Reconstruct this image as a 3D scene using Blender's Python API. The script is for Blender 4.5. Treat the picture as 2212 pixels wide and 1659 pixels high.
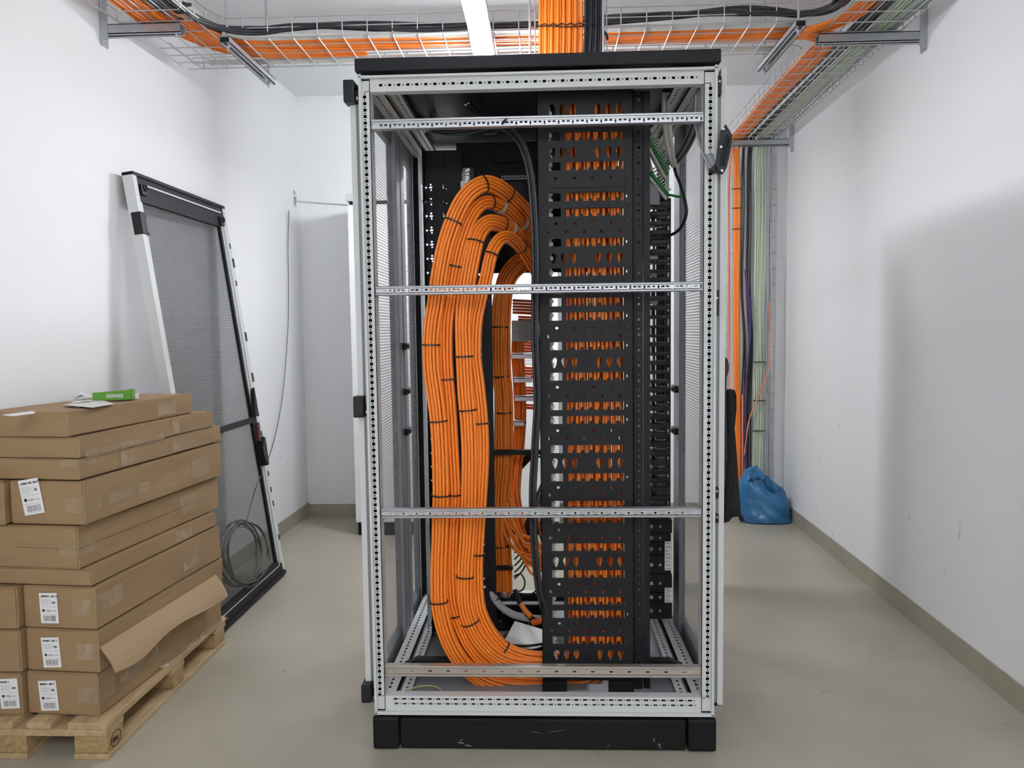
import bpy, bmesh, math, random
from mathutils import Vector as V, Matrix
random.seed(7)
PI = math.pi
for o in list(bpy.data.objects): bpy.data.objects.remove(o)
SC = bpy.context.scene; COL = SC.collection
# ---------------------------------------------------------------- camera
W, H, FPX = 2212, 1659, 1665.0
CAM = V((0.0086, -2.1415, 1.2037)); YAW, PITCH, ROLL = .0397937, .0710612, -.0129221
FW = V((-math.sin(YAW)*math.cos(PITCH), math.cos(YAW)*math.cos(PITCH), -math.sin(PITCH)))
R0 = V((math.cos(YAW), math.sin(YAW), 0)); U0 = R0.cross(FW)
RT = R0*math.cos(ROLL)+U0*math.sin(ROLL); UP = U0*math.cos(ROLL)-R0*math.sin(ROLL)
cd = bpy.data.cameras.new('camera'); cd.sensor_width = 36; cd.lens = FPX/W*36; cd.clip_start = .05; cd.clip_end = 50
cam = bpy.data.objects.new('camera', cd); COL.objects.link(cam); SC.camera = cam
cam.matrix_world = Matrix(((RT.x, UP.x, -FW.x, CAM.x), (RT.y, UP.y, -FW.y, CAM.y), (RT.z, UP.z, -FW.z, CAM.z), (0, 0, 0, 1)))
# ---------------------------------------------------------------- world and exposure
LAMP_E, FILL_LAMP_E, LAMP3_E = 35.0, 175.0, 165.0
w = bpy.data.worlds.new('world'); SC.world = w; w.use_nodes = True
w.node_tree.nodes['Background'].inputs[0].default_value = (.8, .87, 1, 1)
w.node_tree.nodes['Background'].inputs[1].default_value = 0.0
SC.view_settings.view_transform = 'Standard'; SC.view_settings.look = 'None'
SC.view_settings.exposure = 0.12; SC.view_settings.gamma = 1.0; SC.view_settings.use_curve_mapping = False
SC.cycles.max_bounces = 10; SC.cycles.diffuse_bounces = 6; SC.cycles.transparent_max_bounces = 24
SC.cycles.use_denoising = True; SC.cycles.sample_clamp_indirect = 6

def ray(px, py): return RT*((px-W/2)/FPX)-UP*((py-H/2)/FPX)+FW
def at(px, py, y=None, x=None, z=None):
    d = ray(px, py)
    t = (y-CAM.y)/d.y if y is not None else (x-CAM.x)/d.x if x is not None else (z-CAM.z)/d.z
    return CAM+d*t
# ---------------------------------------------------------------- materials
def nt(m): return m.node_tree.nodes, m.node_tree.links
def mat(name, c, rough=.5, metal=0., spec=.5, var=0., vs=8., c2=None, bump=0., bs=60., stretch=(1, 1, 1), coat=0.):
    m = bpy.data.materials.new(name); m.use_nodes = True; n, l = nt(m); b = n['Principled BSDF']
    b.inputs['Base Color'].default_value = (*c, 1); b.inputs['Roughness'].default_value = rough
    b.inputs['Metallic'].default_value = metal; b.inputs['Specular IOR Level'].default_value = spec
    b.inputs['Coat Weight'].default_value = coat
    if var or bump:
        tc = n.new('ShaderNodeTexCoord'); mp = n.new('ShaderNodeMapping'); l.new(tc.outputs['Object'], mp.inputs[0])
        mp.inputs['Scale'].default_value = stretch
    if var:
        t = n.new('ShaderNodeTexNoise'); t.inputs['Scale'].default_value = vs; t.inputs['Detail'].default_value = 6
        l.new(mp.outputs[0], t.inputs['Vector'])
        r = n.new('ShaderNodeValToRGB'); l.new(t.outputs[0], r.inputs[0])
        c2 = c2 or tuple(x*(1-var) for x in c)
        r.color_ramp.elements[0].position = .35; r.color_ramp.elements[0].color = (*c2, 1)
        r.color_ramp.elements[1].position = .65; r.color_ramp.elements[1].color = (*c, 1)
        l.new(r.outputs[0], b.inputs['Base Color'])
    if bump:
        t2 = n.new('ShaderNodeTexNoise'); t2.inputs['Scale'].default_value = bs; l.new(mp.outputs[0], t2.inputs['Vector'])
        bp = n.new('ShaderNodeBump'); bp.inputs['Strength'].default_value = bump; bp.inputs['Distance'].default_value = .004
        l.new(t2.outputs[0], bp.inputs['Height']); l.new(bp.outputs[0], b.inputs['Normal'])
    return m
def emit(name, c, s):
    m = bpy.data.materials.new(name); m.use_nodes = True; n, l = nt(m); b = n['Principled BSDF']
    b.inputs['Base Color'].default_value = (.9, .9, .9, 1); b.inputs['Emission Color'].default_value = (*c, 1); b.inputs['Emission Strength'].default_value = s
    return m
def perforated(name, c, pitch, rad, ax, rough=.45, metal=.0):
    """sheet metal punched with a hexagonal field of round holes; ax = the two local axes of the sheet"""
    m = mat(name, c, rough, metal); n, l = nt(m); b = n['Principled BSDF']; out = n['Material Output']
    tc = n.new('ShaderNodeTexCoord'); sp = n.new('ShaderNodeSeparateXYZ'); l.new(tc.outputs['Object'], sp.inputs[0])
    cb = n.new('ShaderNodeCombineXYZ'); l.new(sp.outputs[ax[0]], cb.inputs[0]); l.new(sp.outputs[ax[1]], cb.inputs[1])
    def vm(op, a, v):
        q = n.new('ShaderNodeVectorMath'); q.operation = op; l.new(a, q.inputs[0])
        if v is not None: q.inputs[1].default_value = v
        return q
    s3 = math.sqrt(3); base = vm('MULTIPLY', cb.outputs[0], (1/pitch, 1/(pitch*s3), 0)); ds = []
    for off in ((0, 0, 0), (.5, .5, 0)):
        a = vm('ADD', base.outputs[0], off); f = vm('FRACTION', a.outputs[0], None)
        s = vm('SUBTRACT', f.outputs[0], (.5, .5, 0)); k = vm('MULTIPLY', s.outputs[0], (1, s3, 0)); ds.append(vm('LENGTH', k.outputs[0], None))
    mn = n.new('ShaderNodeMath'); mn.operation = 'MINIMUM'
    for i in (0, 1): l.new(ds[i].outputs['Value'], mn.inputs[i])
    lt = n.new('ShaderNodeMath'); lt.operation = 'LESS_THAN'; l.new(mn.outputs[0], lt.inputs[0]); lt.inputs[1].default_value = rad
    tr = n.new('ShaderNodeBsdfTransparent'); mx = n.new('ShaderNodeMixShader')
    l.new(lt.outputs[0], mx.inputs[0]); l.new(b.outputs[0], mx.inputs[1]); l.new(tr.outputs[0], mx.inputs[2]); l.new(mx.outputs[0], out.inputs[0])
    return m

def wall_mat():
    m = mat('white_paint', (.83, .835, .85), .7, bump=.05, bs=220); n, l = nt(m); b = n['Principled BSDF']
    tc = n.new('ShaderNodeTexCoord'); mp = n.new('ShaderNodeMapping'); mp.inputs['Scale'].default_value = (9, 9, 3.2)
    l.new(tc.outputs['Object'], mp.inputs[0])
    t = n.new('ShaderNodeTexNoise'); t.inputs['Scale'].default_value = 2.6; t.inputs['Detail'].default_value = 3; t.inputs['Roughness'].default_value = .6
    l.new(mp.outputs[0], t.inputs['Vector'])
    r = n.new('ShaderNodeValToRGB'); l.new(t.outputs[0], r.inputs[0])
    r.color_ramp.elements[0].position = .69; r.color_ramp.elements[0].color = (0, 0, 0, 1)
    r.color_ramp.elements[1].position = .73; r.color_ramp.elements[1].color = (.6, .6, .6, 1)
    # scuffs keep to the lower wall, where things knock against it
    sp = n.new('ShaderNodeSeparateXYZ'); l.new(tc.outputs['Object'], sp.inputs[0])
    mr = n.new('ShaderNodeMapRange'); l.new(sp.outputs[2], mr.inputs[0])
    mr.inputs[1].default_value = .5; mr.inputs[2].default_value = 1.15; mr.inputs[3].default_value = 1; mr.inputs[4].default_value = 0
    mu = n.new('ShaderNodeMath'); mu.operation = 'MULTIPLY'; l.new(r.outputs[0], mu.inputs[0]); l.new(mr.outputs[0], mu.inputs[1])
    mx = n.new('ShaderNodeMix'); mx.data_type = 'RGBA'; l.new(mu.outputs[0], mx.inputs[0])
    mx.inputs[6].default_value = (.83, .835, .85, 1); mx.inputs[7].default_value = (.42, .41, .42, 1)
    l.new(mx.outputs[2], b.inputs['Base Color'])
    return m
def floor_mat():
    m = mat('floor_coating', (.40, .375, .31), .38, bump=.02, bs=90); n, l = nt(m); b = n['Principled BSDF']
    tc = n.new('ShaderNodeTexCoord')
    t = n.new('ShaderNodeTexNoise'); t.inputs['Scale'].default_value = 2.2; t.inputs['Detail'].default_value = 7; l.new(tc.outputs['Object'], t.inputs['Vector'])
    r = n.new('ShaderNodeValToRGB'); l.new(t.outputs[0], r.inputs[0])
    r.color_ramp.elements[0].position = .3; r.color_ramp.elements[0].color = (.345, .315, .245, 1)
    r.color_ramp.elements[1].position = .7; r.color_ramp.elements[1].color = (.43, .395, .32, 1)
    t2 = n.new('ShaderNodeTexNoise'); t2.inputs['Scale'].default_value = 9; t2.inputs['Detail'].default_value = 4; l.new(tc.outputs['Object'], t2.inputs['Vector'])
    r2 = n.new('ShaderNodeValToRGB'); l.new(t2.outputs[0], r2.inputs[0])
    r2.color_ramp.elements[0].position = .70; r2.color_ramp.elements[0].color = (0, 0, 0, 1)
    r2.color_ramp.elements[1].position = .76; r2.color_ramp.elements[1].color = (.5, .5, .5, 1)
    mx = n.new('ShaderNodeMix'); mx.data_type = 'RGBA'; l.new(r2.outputs[0], mx.inputs[0]); l.new(r.outputs[0], mx.inputs[6])
    mx.inputs[7].default_value = (.2, .18, .14, 1); l.new(mx.outputs[2], b.inputs['Base Color'])
    return m
M = dict(
 wall=wall_mat(), floor=floor_mat(), ceil=mat('ceiling_paint', (.74, .75, .77), .8),
 skirt=mat('skirting_coating', (.37, .34, .265), .45, var=.12, vs=5),
 rack=mat('light_grey_paint', (.60, .61, .61), .42, bump=.03, bs=300), rackd=mat('grey_paint', (.23, .24, .26), .45),
 black=mat('black_powder_coat', (.011, .0115, .013), .5, spec=.22, bump=.05, bs=400), blackg=mat('black_plastic', (.010, .011, .013), .42, spec=.3),
 slate=mat('slate_powder_coat', (.011, .0115, .014), .5, spec=.22), plinth=mat('plinth_black', (.008, .008, .008), .55, spec=.2),
 zinc=mat('zinc_plated_steel', (.52, .53, .56), .40, .82, var=.12, vs=14, stretch=(1, 6, 6)),
 zincy=mat('yellow_passivated_steel', (.54, .51, .44), .38, .8, var=.2, vs=10, c2=(.50, .44, .42), stretch=(1, 6, 6)),
 wire=mat('galvanised_wire', (.55, .56, .58), .38, .75), rod=mat('galvanised_steel', (.50, .52, .55), .38, .7, var=.15, vs=20),
 orange=mat('orange_cable_jacket', (.90, .235, .022), .42, var=.0), orange2=mat('orange_patch_jacket', (.72, .14, .012), .45),
 cblack=mat('black_cable_jacket', (.018, .019, .024), .38), cgrey=mat('grey_cable_jacket', (.36, .37, .38), .5), cwhite=mat('white_cable_jacket', (.62, .61, .57), .5),
 cgreen=mat('pale_green_cable_jacket', (.50, .56, .44), .5), cpurple=mat('purple_cable_jacket', (.07, .03, .13), .45), cpink=mat('salmon_cable_jacket', (.75, .27, .16), .5),
 dark=mat('cavity_shade_and_seam', (.006, .006, .007), .8), tie=mat('black_cable_tie', (.012, .010, .010), .4), tape=mat('grey_fabric_tape', (.55, .52, .49), .7),
 card=mat('corrugated_cardboard', (.315, .20, .10), .75, var=.10, vs=4, bump=.08, bs=40, stretch=(1, 1, 6)),
 cardedge=mat('cardboard_liner', (.37, .25, .14), .75), wood=mat('pallet_wood', (.50, .35, .19), .7, var=.25, vs=9, bump=.1, bs=30, stretch=(6, 1, 6)),
 chip=mat('pressed_wood_block', (.43, .28, .13), .8, var=.35, vs=60, bump=.4, bs=120),
 paper=mat('white_paper', (.80, .80, .80), .6), ink=mat('black_ink', (.02, .02, .02), .6), inkg=mat('grey_ink', (.30, .30, .31), .6),
 green=mat('green_card', (.10, .30, .02), .5), blue=mat('blue_plastic_film', (.03, .17, .38), .22, spec=.6, var=.25, vs=6), cloth=mat('black_cloth', (.007, .007, .008), .9),
 burn=mat('burnt_mark', (.05, .025, .012), .8), steelw=mat('dark_steel_wire', (.10, .095, .085), .45, .4), pgreen=mat('green_connector', (.02, .22, .05), .45), pwhite=mat('white_connector', (.62, .66, .60), .5),
 scuff=mat('white_scuff', (.25, .25, .25), .8), yg=mat('yellow_green_wire', (.35, .46, .10), .45), silver=mat('foil_sleeve', (.5, .5, .5), .25, .9, bump=.8, bs=150),
 red=mat('dark_red_plastic', (.06, .008, .014), .5))
M['meshrack'] = perforated('perforated_grey_sheet', (.38, .39, .41), .0105, .462, (1, 2))
M['meshdoor'] = perforated('perforated_dark_sheet', (.10, .10, .105), .0088, .40, (0, 2))
M['meshwhite'] = perforated('perforated_white_sheet', (.7, .72, .75), .014, .30, (0, 2))
mt = bpy.data.materials.new('clear_tape'); mt.use_nodes = True; n, l = nt(mt); b = n['Principled BSDF']
b.inputs['Base Color'].default_value = (.62, .48, .33, 1); b.inputs['Roughness'].default_value = .18
tr = n.new('ShaderNodeBsdfTransparent'); mx = n.new('ShaderNodeMixShader'); tx = n.new('ShaderNodeTexNoise'); tx.inputs['Scale'].default_value = 25
tcx = n.new('ShaderNodeTexCoord'); l.new(tcx.outputs['Object'], tx.inputs['Vector'])
rr = n.new('ShaderNodeValToRGB'); rr.color_ramp.elements[0].position = .35; rr.color_ramp.elements[0].color = (.10, .10, .10, 1); rr.color_ramp.elements[1].position = .7; rr.color_ramp.elements[1].color = (.42, .42, .42, 1)
l.new(tx.outputs[0], rr.inputs[0]); l.new(rr.outputs[0], mx.inputs[0]); l.new(tr.outputs[0], mx.inputs[1]); l.new(b.outputs[0], mx.inputs[2]); l.new(mx.outputs[0], n['Material Output'].inputs[0])
M['ctape'] = mt
# ---------------------------------------------------------------- mesh builder
class MB:
    def __init__(s): s.v = []; s.f = []; s.mi = []; s.sm = []
    def add(s, vs, fs, mi=0, sm=False):
        o = len(s.v); s.v += [tuple(v) for v in vs]
        for f in fs: s.f.append([i+o for i in f]); s.mi.append(mi); s.sm.append(sm)
        return s
    def hexa(s, p, mi=0):   # 8 corners: bottom 4 ccw, top 4 ccw
        return s.add(p, [(3, 2, 1, 0), (4, 5, 6, 7), (0, 1, 5, 4), (1, 2, 6, 5), (2, 3, 7, 6), (3, 0, 4, 7)], mi)
    def box(s, x0, x1, y0, y1, z0, z1, mi=0, bev=0.):
        if bev: return s.bbox(x0, x1, y0, y1, z0, z1, bev, mi)
        return s.hexa([(x0, y0, z0), (x1, y0, z0), (x1, y1, z0), (x0, y1, z0), (x0, y0, z1), (x1, y0, z1), (x1, y1, z1), (x0, y1, z1)], mi)
    def bbox(s, x0, x1, y0, y1, z0, z1, b, mi=0, seg=2):
        bm = bmesh.new(); bmesh.ops.create_cube(bm, size=1)
        for v in bm.verts: v.co = ((x0+x1)/2+v.co.x*(x1-x0), (y0+y1)/2+v.co.y*(y1-y0), (z0+z1)/2+v.co.z*(z1-z0))
        bmesh.ops.bevel(bm, geom=bm.edges[:], offset=b, segments=seg, affect='EDGES', profile=.6)
        bm.verts.index_update(); s.add([v.co[:] for v in bm.verts], [[v.index for v in f.verts] for f in bm.faces], mi); bm.free(); return s
    def bar(s, p, q, w, h, up=(0, 0, 1), mi=0):
        p, q, up = V(p), V(q), V(up); t = (q-p).normalized(); a = t.cross(up)
        if a.length < 1e-4: a = t.cross(V((1, 0, 0)))
        a.normalize(); b = a.cross(t); a *= w/2; b *= h/2
        return s.hexa([p-a-b, p+a-b, q+a-b, q-a-b, p-a+b, p+a+b, q+a+b, q-a+b], mi)
    def tube(s, pts, r, n=8, mi=0, cap=True, closed=False):
        pts = [V(p) for p in pts]; m = len(pts); vs = []; prev = None
        for i, p in enumerate(pts):
            t = (pts[(i+1) % m]-pts[i-1]) if closed else pts[min(i+1, m-1)]-pts[max(i-1, 0)]
            if t.length < 1e-9: t = V((0, 0, 1))
            t.normalize()
            if prev is None:
                a = t.orthogonal().normalized()
            else:
                a = prev-t*prev.dot(t); a = a.normalized() if a.length > 1e-6 else t.orthogonal().normalized()
            prev = a; b = t.cross(a); rr = r[i] if isinstance(r, (list, tuple)) else r
            vs += [p+a*(rr*math.cos(2*PI*k/n))+b*(rr*math.sin(2*PI*k/n)) for k in range(n)]
        fs = []
        for i in range(m if closed else m-1):
            j = (i+1) % m
            fs += [(i*n+k, i*n+(k+1) % n, j*n+(k+1) % n, j*n+k) for k in range(n)]
        s.add(vs, fs, mi, True)
        if cap and not closed:
            s.add(vs[:n], [list(range(n))[::-1]], mi); s.add(vs[-n:], [list(range(n))], mi)
        return s
    def cyl(s, p, q, r, n=16, mi=0): return s.tube([p, q], r, n, mi)
    def prism(s, pts, d, mi=0):
        pts = [V(p) for p in pts]; d = V(d); m = len(pts)
        s.add(pts+[p+d for p in pts], [list(range(m))[::-1], [m+i for i in range(m)]]+[(i, (i+1) % m, m+(i+1) % m, m+i) for i in range(m)], mi); return s
    def plate(s, O, A, B, outer, holes, N, mi=0):
        """flat sheet with real holes: outline and holes are 2-D loops in the frame O + a*A + b*B, N = thickness vector"""
        O, A, B, N = V(O), V(A), V(B), V(N); bm = bmesh.new(); loops = []; ed = []
        for lp in [outer]+holes:
            vs = [bm.verts.new((p[0], p[1], 0)) for p in lp]; loops.append(vs)
            ed += [bm.edges.new((vs[i], vs[(i+1) % len(vs)])) for i in range(len(vs))]
        bmesh.ops.triangle_fill(bm, use_beauty=True, use_dissolve=False, edges=ed, normal=(0, 0, 1))
        bm.verts.index_update(); P = [O+A*v.co.x+B*v.co.y for v in bm.verts]; m = len(P)
        fs = [[v.index for v in f.verts] for f in bm.faces]
        F = fs+[[i+m for i in f][::-1] for f in fs]
        for vs in loops:
            k = len(vs); F += [(vs[i].index, vs[(i+1) % k].index, vs[(i+1) % k].index+m, vs[i].index+m) for i in range(k)]
        s.add(P+[p+N for p in P], F, mi); bm.free(); return s
    def build(s, name, mats, parent=None, loc=None, fix=False):
        me = bpy.data.meshes.new(name); me.from_pydata(s.v, [], s.f)
        mats = mats if isinstance(mats, (list, tuple)) else [mats]
        for m in mats: me.materials.append(M[m] if isinstance(m, str) else m)
        me.polygons.foreach_set('material_index', s.mi); me.polygons.foreach_set('use_smooth', s.sm)
        me.validate(); bm = bmesh.new(); bm.from_mesh(me); bmesh.ops.recalc_face_normals(bm, faces=bm.faces[:]); bm.to_mesh(me); bm.free(); me.update()
        o = bpy.data.objects.new(name, me); COL.objects.link(o)
        if parent is not None:
            o.parent = parent
            if not fix:
                L = V((0, 0, 0)); q = parent
                while q is not None: L += q.location; q = q.parent
                o.location = -L
        elif loc is not None: # origin moved to loc
            me.transform(Matrix.Translation(-V(loc))); o.location = loc
        return o
def rect(a0, a1, b0, b1): return [(a0, b0), (a1, b0), (a1, b1), (a0, b1)]
def ell(a, b, ra, rb, n=12, pw=1.): return [(a+ra*math.cos(2*PI*i/n), b+rb*math.sin(2*PI*i/n)) for i in range(n)]
def cr(pts, k=6):
    pts = [V(p) for p in pts]; o = []
    for i in range(len(pts)-1):
        a, b, c, d = pts[max(i-1, 0)], pts[i], pts[i+1], pts[min(i+2, len(pts)-1)]
        for j in range(k):
            t = j/k; o.append(.5*((2*b)+(c-a)*t+(2*a-5*b+4*c-d)*t*t+(3*b-a-3*c+d)*t**3))
    return o+[pts[-1]]
def tag(o, label=None, cat=None, group=None, kind=None):
    for k, v in (('label', label), ('category', cat), ('group', group), ('kind', kind)):
        if v: o[k] = v
    return o
def thing(name, loc, label, cat, group=None, rot=None):
    o = bpy.data.objects.new(name, None); COL.objects.link(o); o.location = loc; o.empty_display_size = .05
    if rot is not None: o.rotation_euler = rot
    return tag(o, label, cat, group)
def textmesh(s, size, bold=0., ext=.0004):
    c = bpy.data.curves.new('t', 'FONT'); c.body = s; c.size = size; c.offset = bold; c.extrude = ext; c.resolution_u = 2
    o = bpy.data.objects.new('t', c); COL.objects.link(o); dg = bpy.context.evaluated_depsgraph_get(); dg.update()
    me = o.evaluated_get(dg).to_mesh(); vs = [v.co.copy() for v in me.vertices]; fs = [list(p.vertices) for p in me.polygons]
    o.evaluated_get(dg).to_mesh_clear(); bpy.data.objects.remove(o); bpy.data.curves.remove(c); return vs, fs
def addtext(mb, s, size, O, A, B, N, mi=0, sx=1., bold=0.):
    vs, fs = textmesh(s, size, bold); O, A, B, N = V(O), V(A).normalized(), V(B).normalized(), V(N).normalized()
    mb.add([O+A*(v.x*sx)+B*v.y+N*(v.z+.0005) for v in vs], fs, mi)
# ---------------------------------------------------------------- room
ZC = 2.69; YB = 2.8; YF = -5.0; SK = .022
XL = lambda y: -1.537-SK*(YB-y)
XR = lambda y: 1.537-SK*(YB-y)
mb = MB(); mb.hexa([(XL(YF)-.3, YF-.3, -.15), (XR(YF)+.3, YF-.3, -.15), (XR(YB)+.3, YB+.3, -.15), (XL(YB)-.3, YB+.3, -.15), (XL(YF)-.3, YF-.3, 0), (XR(YF)+.3, YF-.3, 0), (XR(YB)+.3, YB+.3, 0), (XL(YB)-.3, YB+.3, 0)])
tag(mb.build('floor', 'floor'), kind='structure')
mb = MB(); mb.hexa([(XL(YF)-.3, YF-.3, ZC), (XR(YF)+.3, YF-.3, ZC), (XR(YB)+.3, YB+.3, ZC), (XL(YB)-.3, YB+.3, ZC), (XL(YF)-.3, YF-.3, ZC+.15), (XR(YF)+.3, YF-.3, ZC+.15), (XR(YB)+.3, YB+.3, ZC+.15), (XL(YB)-.3, YB+.3, ZC+.15)])
tag(mb.build('ceiling', 'ceil'), kind='structure')
def wallbox(name, p, q, n, m, z0=0., z1=ZC, t=.15):
    p, q, n = V(p), V(q), V(n)*t; mb = MB()
    a = [p, q, q+n, p+n]; mb.hexa([(v.x, v.y, z0) for v in a]+[(v.x, v.y, z1) for v in a]); return tag(mb.build(name, m), kind='structure')
wallbox('wall_left', (XL(YF), YF, 0), (XL(YB), YB, 0), (-1, 0, 0), 'wall')
wallbox('wall_right', (XR(YF), YF, 0), (XR(YB), YB, 0), (1, 0, 0), 'wall')
wallbox('wall_back', (XL(YB), YB, 0), (XR(YB), YB, 0), (0, 1, 0), 'wall')
wallbox('wall_front', (XL(YF), YF, 0), (XR(YF), YF, 0), (0, -1, 0), 'wall')
BH = .086
wallbox('baseboard_left', (XL(YF), YF, 0), (XL(YB), YB, 0), (1, 0, 0), 'skirt', 0, BH, .006)
wallbox('baseboard_right', (XR(YF), YF, 0), (XR(YB), YB, 0), (-1, 0, 0), 'skirt', 0, BH, .006)
wallbox('baseboard_back', (XL(YB), YB, 0), (XR(YB), YB, 0), (0, -1, 0), 'skirt', 0, .074, .006)
# ---------------------------------------------------------------- lights
def lamp(y0, y1, x0, x1, z, label, e, name='linear_light', across=False):
    t = thing(name, ((x0+x1)/2, (y0+y1)/2, z), label, 'lamp')
    ax = 0 if across else 1; lo, hi = (x0, x1) if across else (y0, y1); s0, s1 = (y0, y1) if across else (x0, x1)
    def bx(mb, a, b, c, d, z0, z1, bev): return mb.bbox(a, b, c, d, z0, z1, bev) if across else mb.bbox(c, d, a, b, z0, z1, bev)
    mb = MB(); bx(mb, lo, hi, s0-.004, s1+.004, z+.040, z+.066, .004); bx(mb, lo-.004, lo+.004, s0-.001, s1+.001, z-.001, z+.05, .001); bx(mb, hi-.004, hi+.004, s0-.001, s1+.001, z-.001, z+.05, .001); mb.build('housing', 'rack', t)
    mb = MB(); bx(mb, lo+.005, hi-.005, s0, s1, z, z+.046, .008); mb.build('diffuser', emit('lamp_diffuser', (.93, .965, 1), e), t)
    for q in (lo+.2, hi-.2):
        c = V((q, (s0+s1)/2, 0)) if across else V(((s0+s1)/2, q, 0)); mb = MB(); mb.cyl(c+V((0, 0, z+.064)), c+V((0, 0, ZC)), .0018, 6); mb.build('suspension_wire', 'rod', t)
lamp(-.14, .95, -.213, -.153, 2.135, 'long bright white linear light hanging above the rack roof', LAMP_E)
lamp(1.585, 1.64, -.50, .20, 2.12, 'white linear light hanging crosswise behind the rack roof', LAMP3_E, across=True)
lamp(-4.4, -2.9, .32, .38, 2.5, 'added white linear fill light, unseen behind the viewer', FILL_LAMP_E)  # unseen lamp added as even frontal fill
# ---------------------------------------------------------------- the open server rack
HX, D, ZB, ZT = .485, .9, .1, 1.9
rack = thing('server_rack', (0, D/2, 0), 'tall light grey open-sided server rack in the middle of the room', 'server rack')
mb = MB(); mb.box(-.41, .405, -.015, .01, .003, .092, bev=.004); mb.box(-.41, .405, -.004, D, .02, .085)
mb.build('plinth_panel', 'plinth', rack)
mb = MB()
for (x, z, ww, hh, an) in ((-.236, .021, .03, .006, -.2), (-.215, .013, .026, .005, -.1), (-.235, .029, .012, .004, .3), (.04, .058, .06, .0014, .15), (-.02, .054, .05, .0012, -.2), (.185, .016, .009, .003, .6), (.315, .035, .004, .016, .3), (.33, .02, .012, .006, -.6), (.33, .012, .016, .003, -.4)):
    c, s = math.cos(an), math.sin(an); pts = []
    for k in range(9):
        q = 2*PI*k/9; rr = random.uniform(.55, 1); a, b = ww*rr*math.cos(q), hh*rr*math.sin(q)
        pts.append((x+(a*c-b*s)/2, -.0154, z+(a*s+b*c)/2))
    mb = MB(); mb.prism(pts, (0, .0003, 0)); mb.build('paint_scuff', 'scuff', rack)
for sx in (-1, 1):
    for y0 in (-.02, D-.07):
        mb = MB(); x0, x1 = (.41, .49) if sx > 0 else (-.49, -.414)
        mb.box(x0, x1, y0, y0+.085, .002, .097, bev=.008)
        mb.build('plinth_corner', 'plinth', rack)
# vertical posts with punched slots
def post(x0, x1, y, out, face):
    mb = MB(); xc = x0+(x1-x0)*.5; ya, yb = sorted((y, y+.002*face))
    def bx(a, b, c, d): mb.box(a, b, ya, yb, c, d)
    bx(x0, xc-.0046, ZB, ZT); bx(xc+.0046, x1, ZB, ZT); z = ZB+.05; bx(xc-.0046, xc+.0046, ZB, z)
    while z < ZT-.055:      # square slot, web, small round hole (six-sided), web
        zs_ = z+.0088; bx(xc-.0046, xc+.0046, zs_, zs_+.0022); zd = zs_+.0022; r = .0021
        bx(xc-.0046, xc-r, zd, zd+2*r); bx(xc+r, xc+.0046, zd, zd+2*r); z2 = zd+2*r; bx(xc-.0046, xc+.0046, z2, z2+.0022); z = z2+.0022
    bx(xc-.0046, xc+.0046, z, ZT)
    xo = x0 if out < 0 else x1; xi = x1 if out < 0 else x0
    mb.box(min(xo, xo-.003*out), max(xo, xo-.003*out), min(y, y+.05*face), max(y, y+.05*face), ZB, ZT)
    mb.box(min(xi, xi+.002*out), max(xi, xi+.002*out), min(y, y+.045*face), max(y, y+.045*face), ZB, ZT)
    mb.box(x0+.001, x1-.001, min(y+.03*face, y+.033*face), max(y+.03*face, y+.033*face), ZB, ZT, 1)  # near-black backing stands in for the shade inside the hollow post
    a, b = xo-.001*out, xo-.008*out
    mb.box(min(a, b), max(a, b), min(y, y-.012*face), max(y, y-.012*face), ZB, ZT)     # raised outer lip
    return mb.build('frame_post', ['rack', 'dark'], rack)
post(-HX, -.455, 0, -1, 1); post(.45, HX, 0, 1, 1); post(-HX, -.455, D, -1, -1); post(.45, HX, D, 1, -1)
# top and bottom rails
def hrail(z0, z1, y, face, rows, lip):
    mb = MB(); hs = []
    for zz, rw, rh, ph in rows:
        x = -.425+ph
        while x < .425:
            hs.append(rect(x-rw, x+rw, zz-rh, zz+rh)); hs.append(ell(x+.0124, zz, .0021, .0021, 6)); x += .0248
    mb.plate((0, y, 0), (1, 0, 0), (0, 0, 1), rect(-.456, .451, z0, z1), hs, (0, .002*face, 0))
    mb.box(-.47, .47, min(y, y+.03*face), max(y, y+.03*face), z0-.002 if lip > 0 else z1, z0 if lip > 0 else z1+.002)
    mb.box(-.47, .47, min(y+.026*face, y+.028*face), max(y+.026*face, y+.028*face), z0, z1, 1)  # near-black sheet behind the slots, the hollow's shade put in as colour
    zz = z1 if lip > 0 else z0
    a, b = (zz+.004, zz+.011) if lip > 0 else (zz-.012, zz-.004)
    mb.box(-HX, HX, min(y-.012*face, y+.03*face), max(y-.012*face, y+.03*face), a, b, bev=.002)
    mb.box(-HX, HX, min(y, y+.006*face), max(y, y+.006*face), min(zz, a), max(zz, b))
    return mb.build('frame_rail', ['rack', 'dark'], rack)
for y, fc in ((0, 1), (D, -1)):
    hrail(1.857, 1.885, y, fc, [(1.8725, .0046, .0034, 0)], 1)
    hrail(.112, .150, y, fc, [(.1425, .0062, .0026, 0), (.1285, .0055, .0026, .002)], -1)
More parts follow.
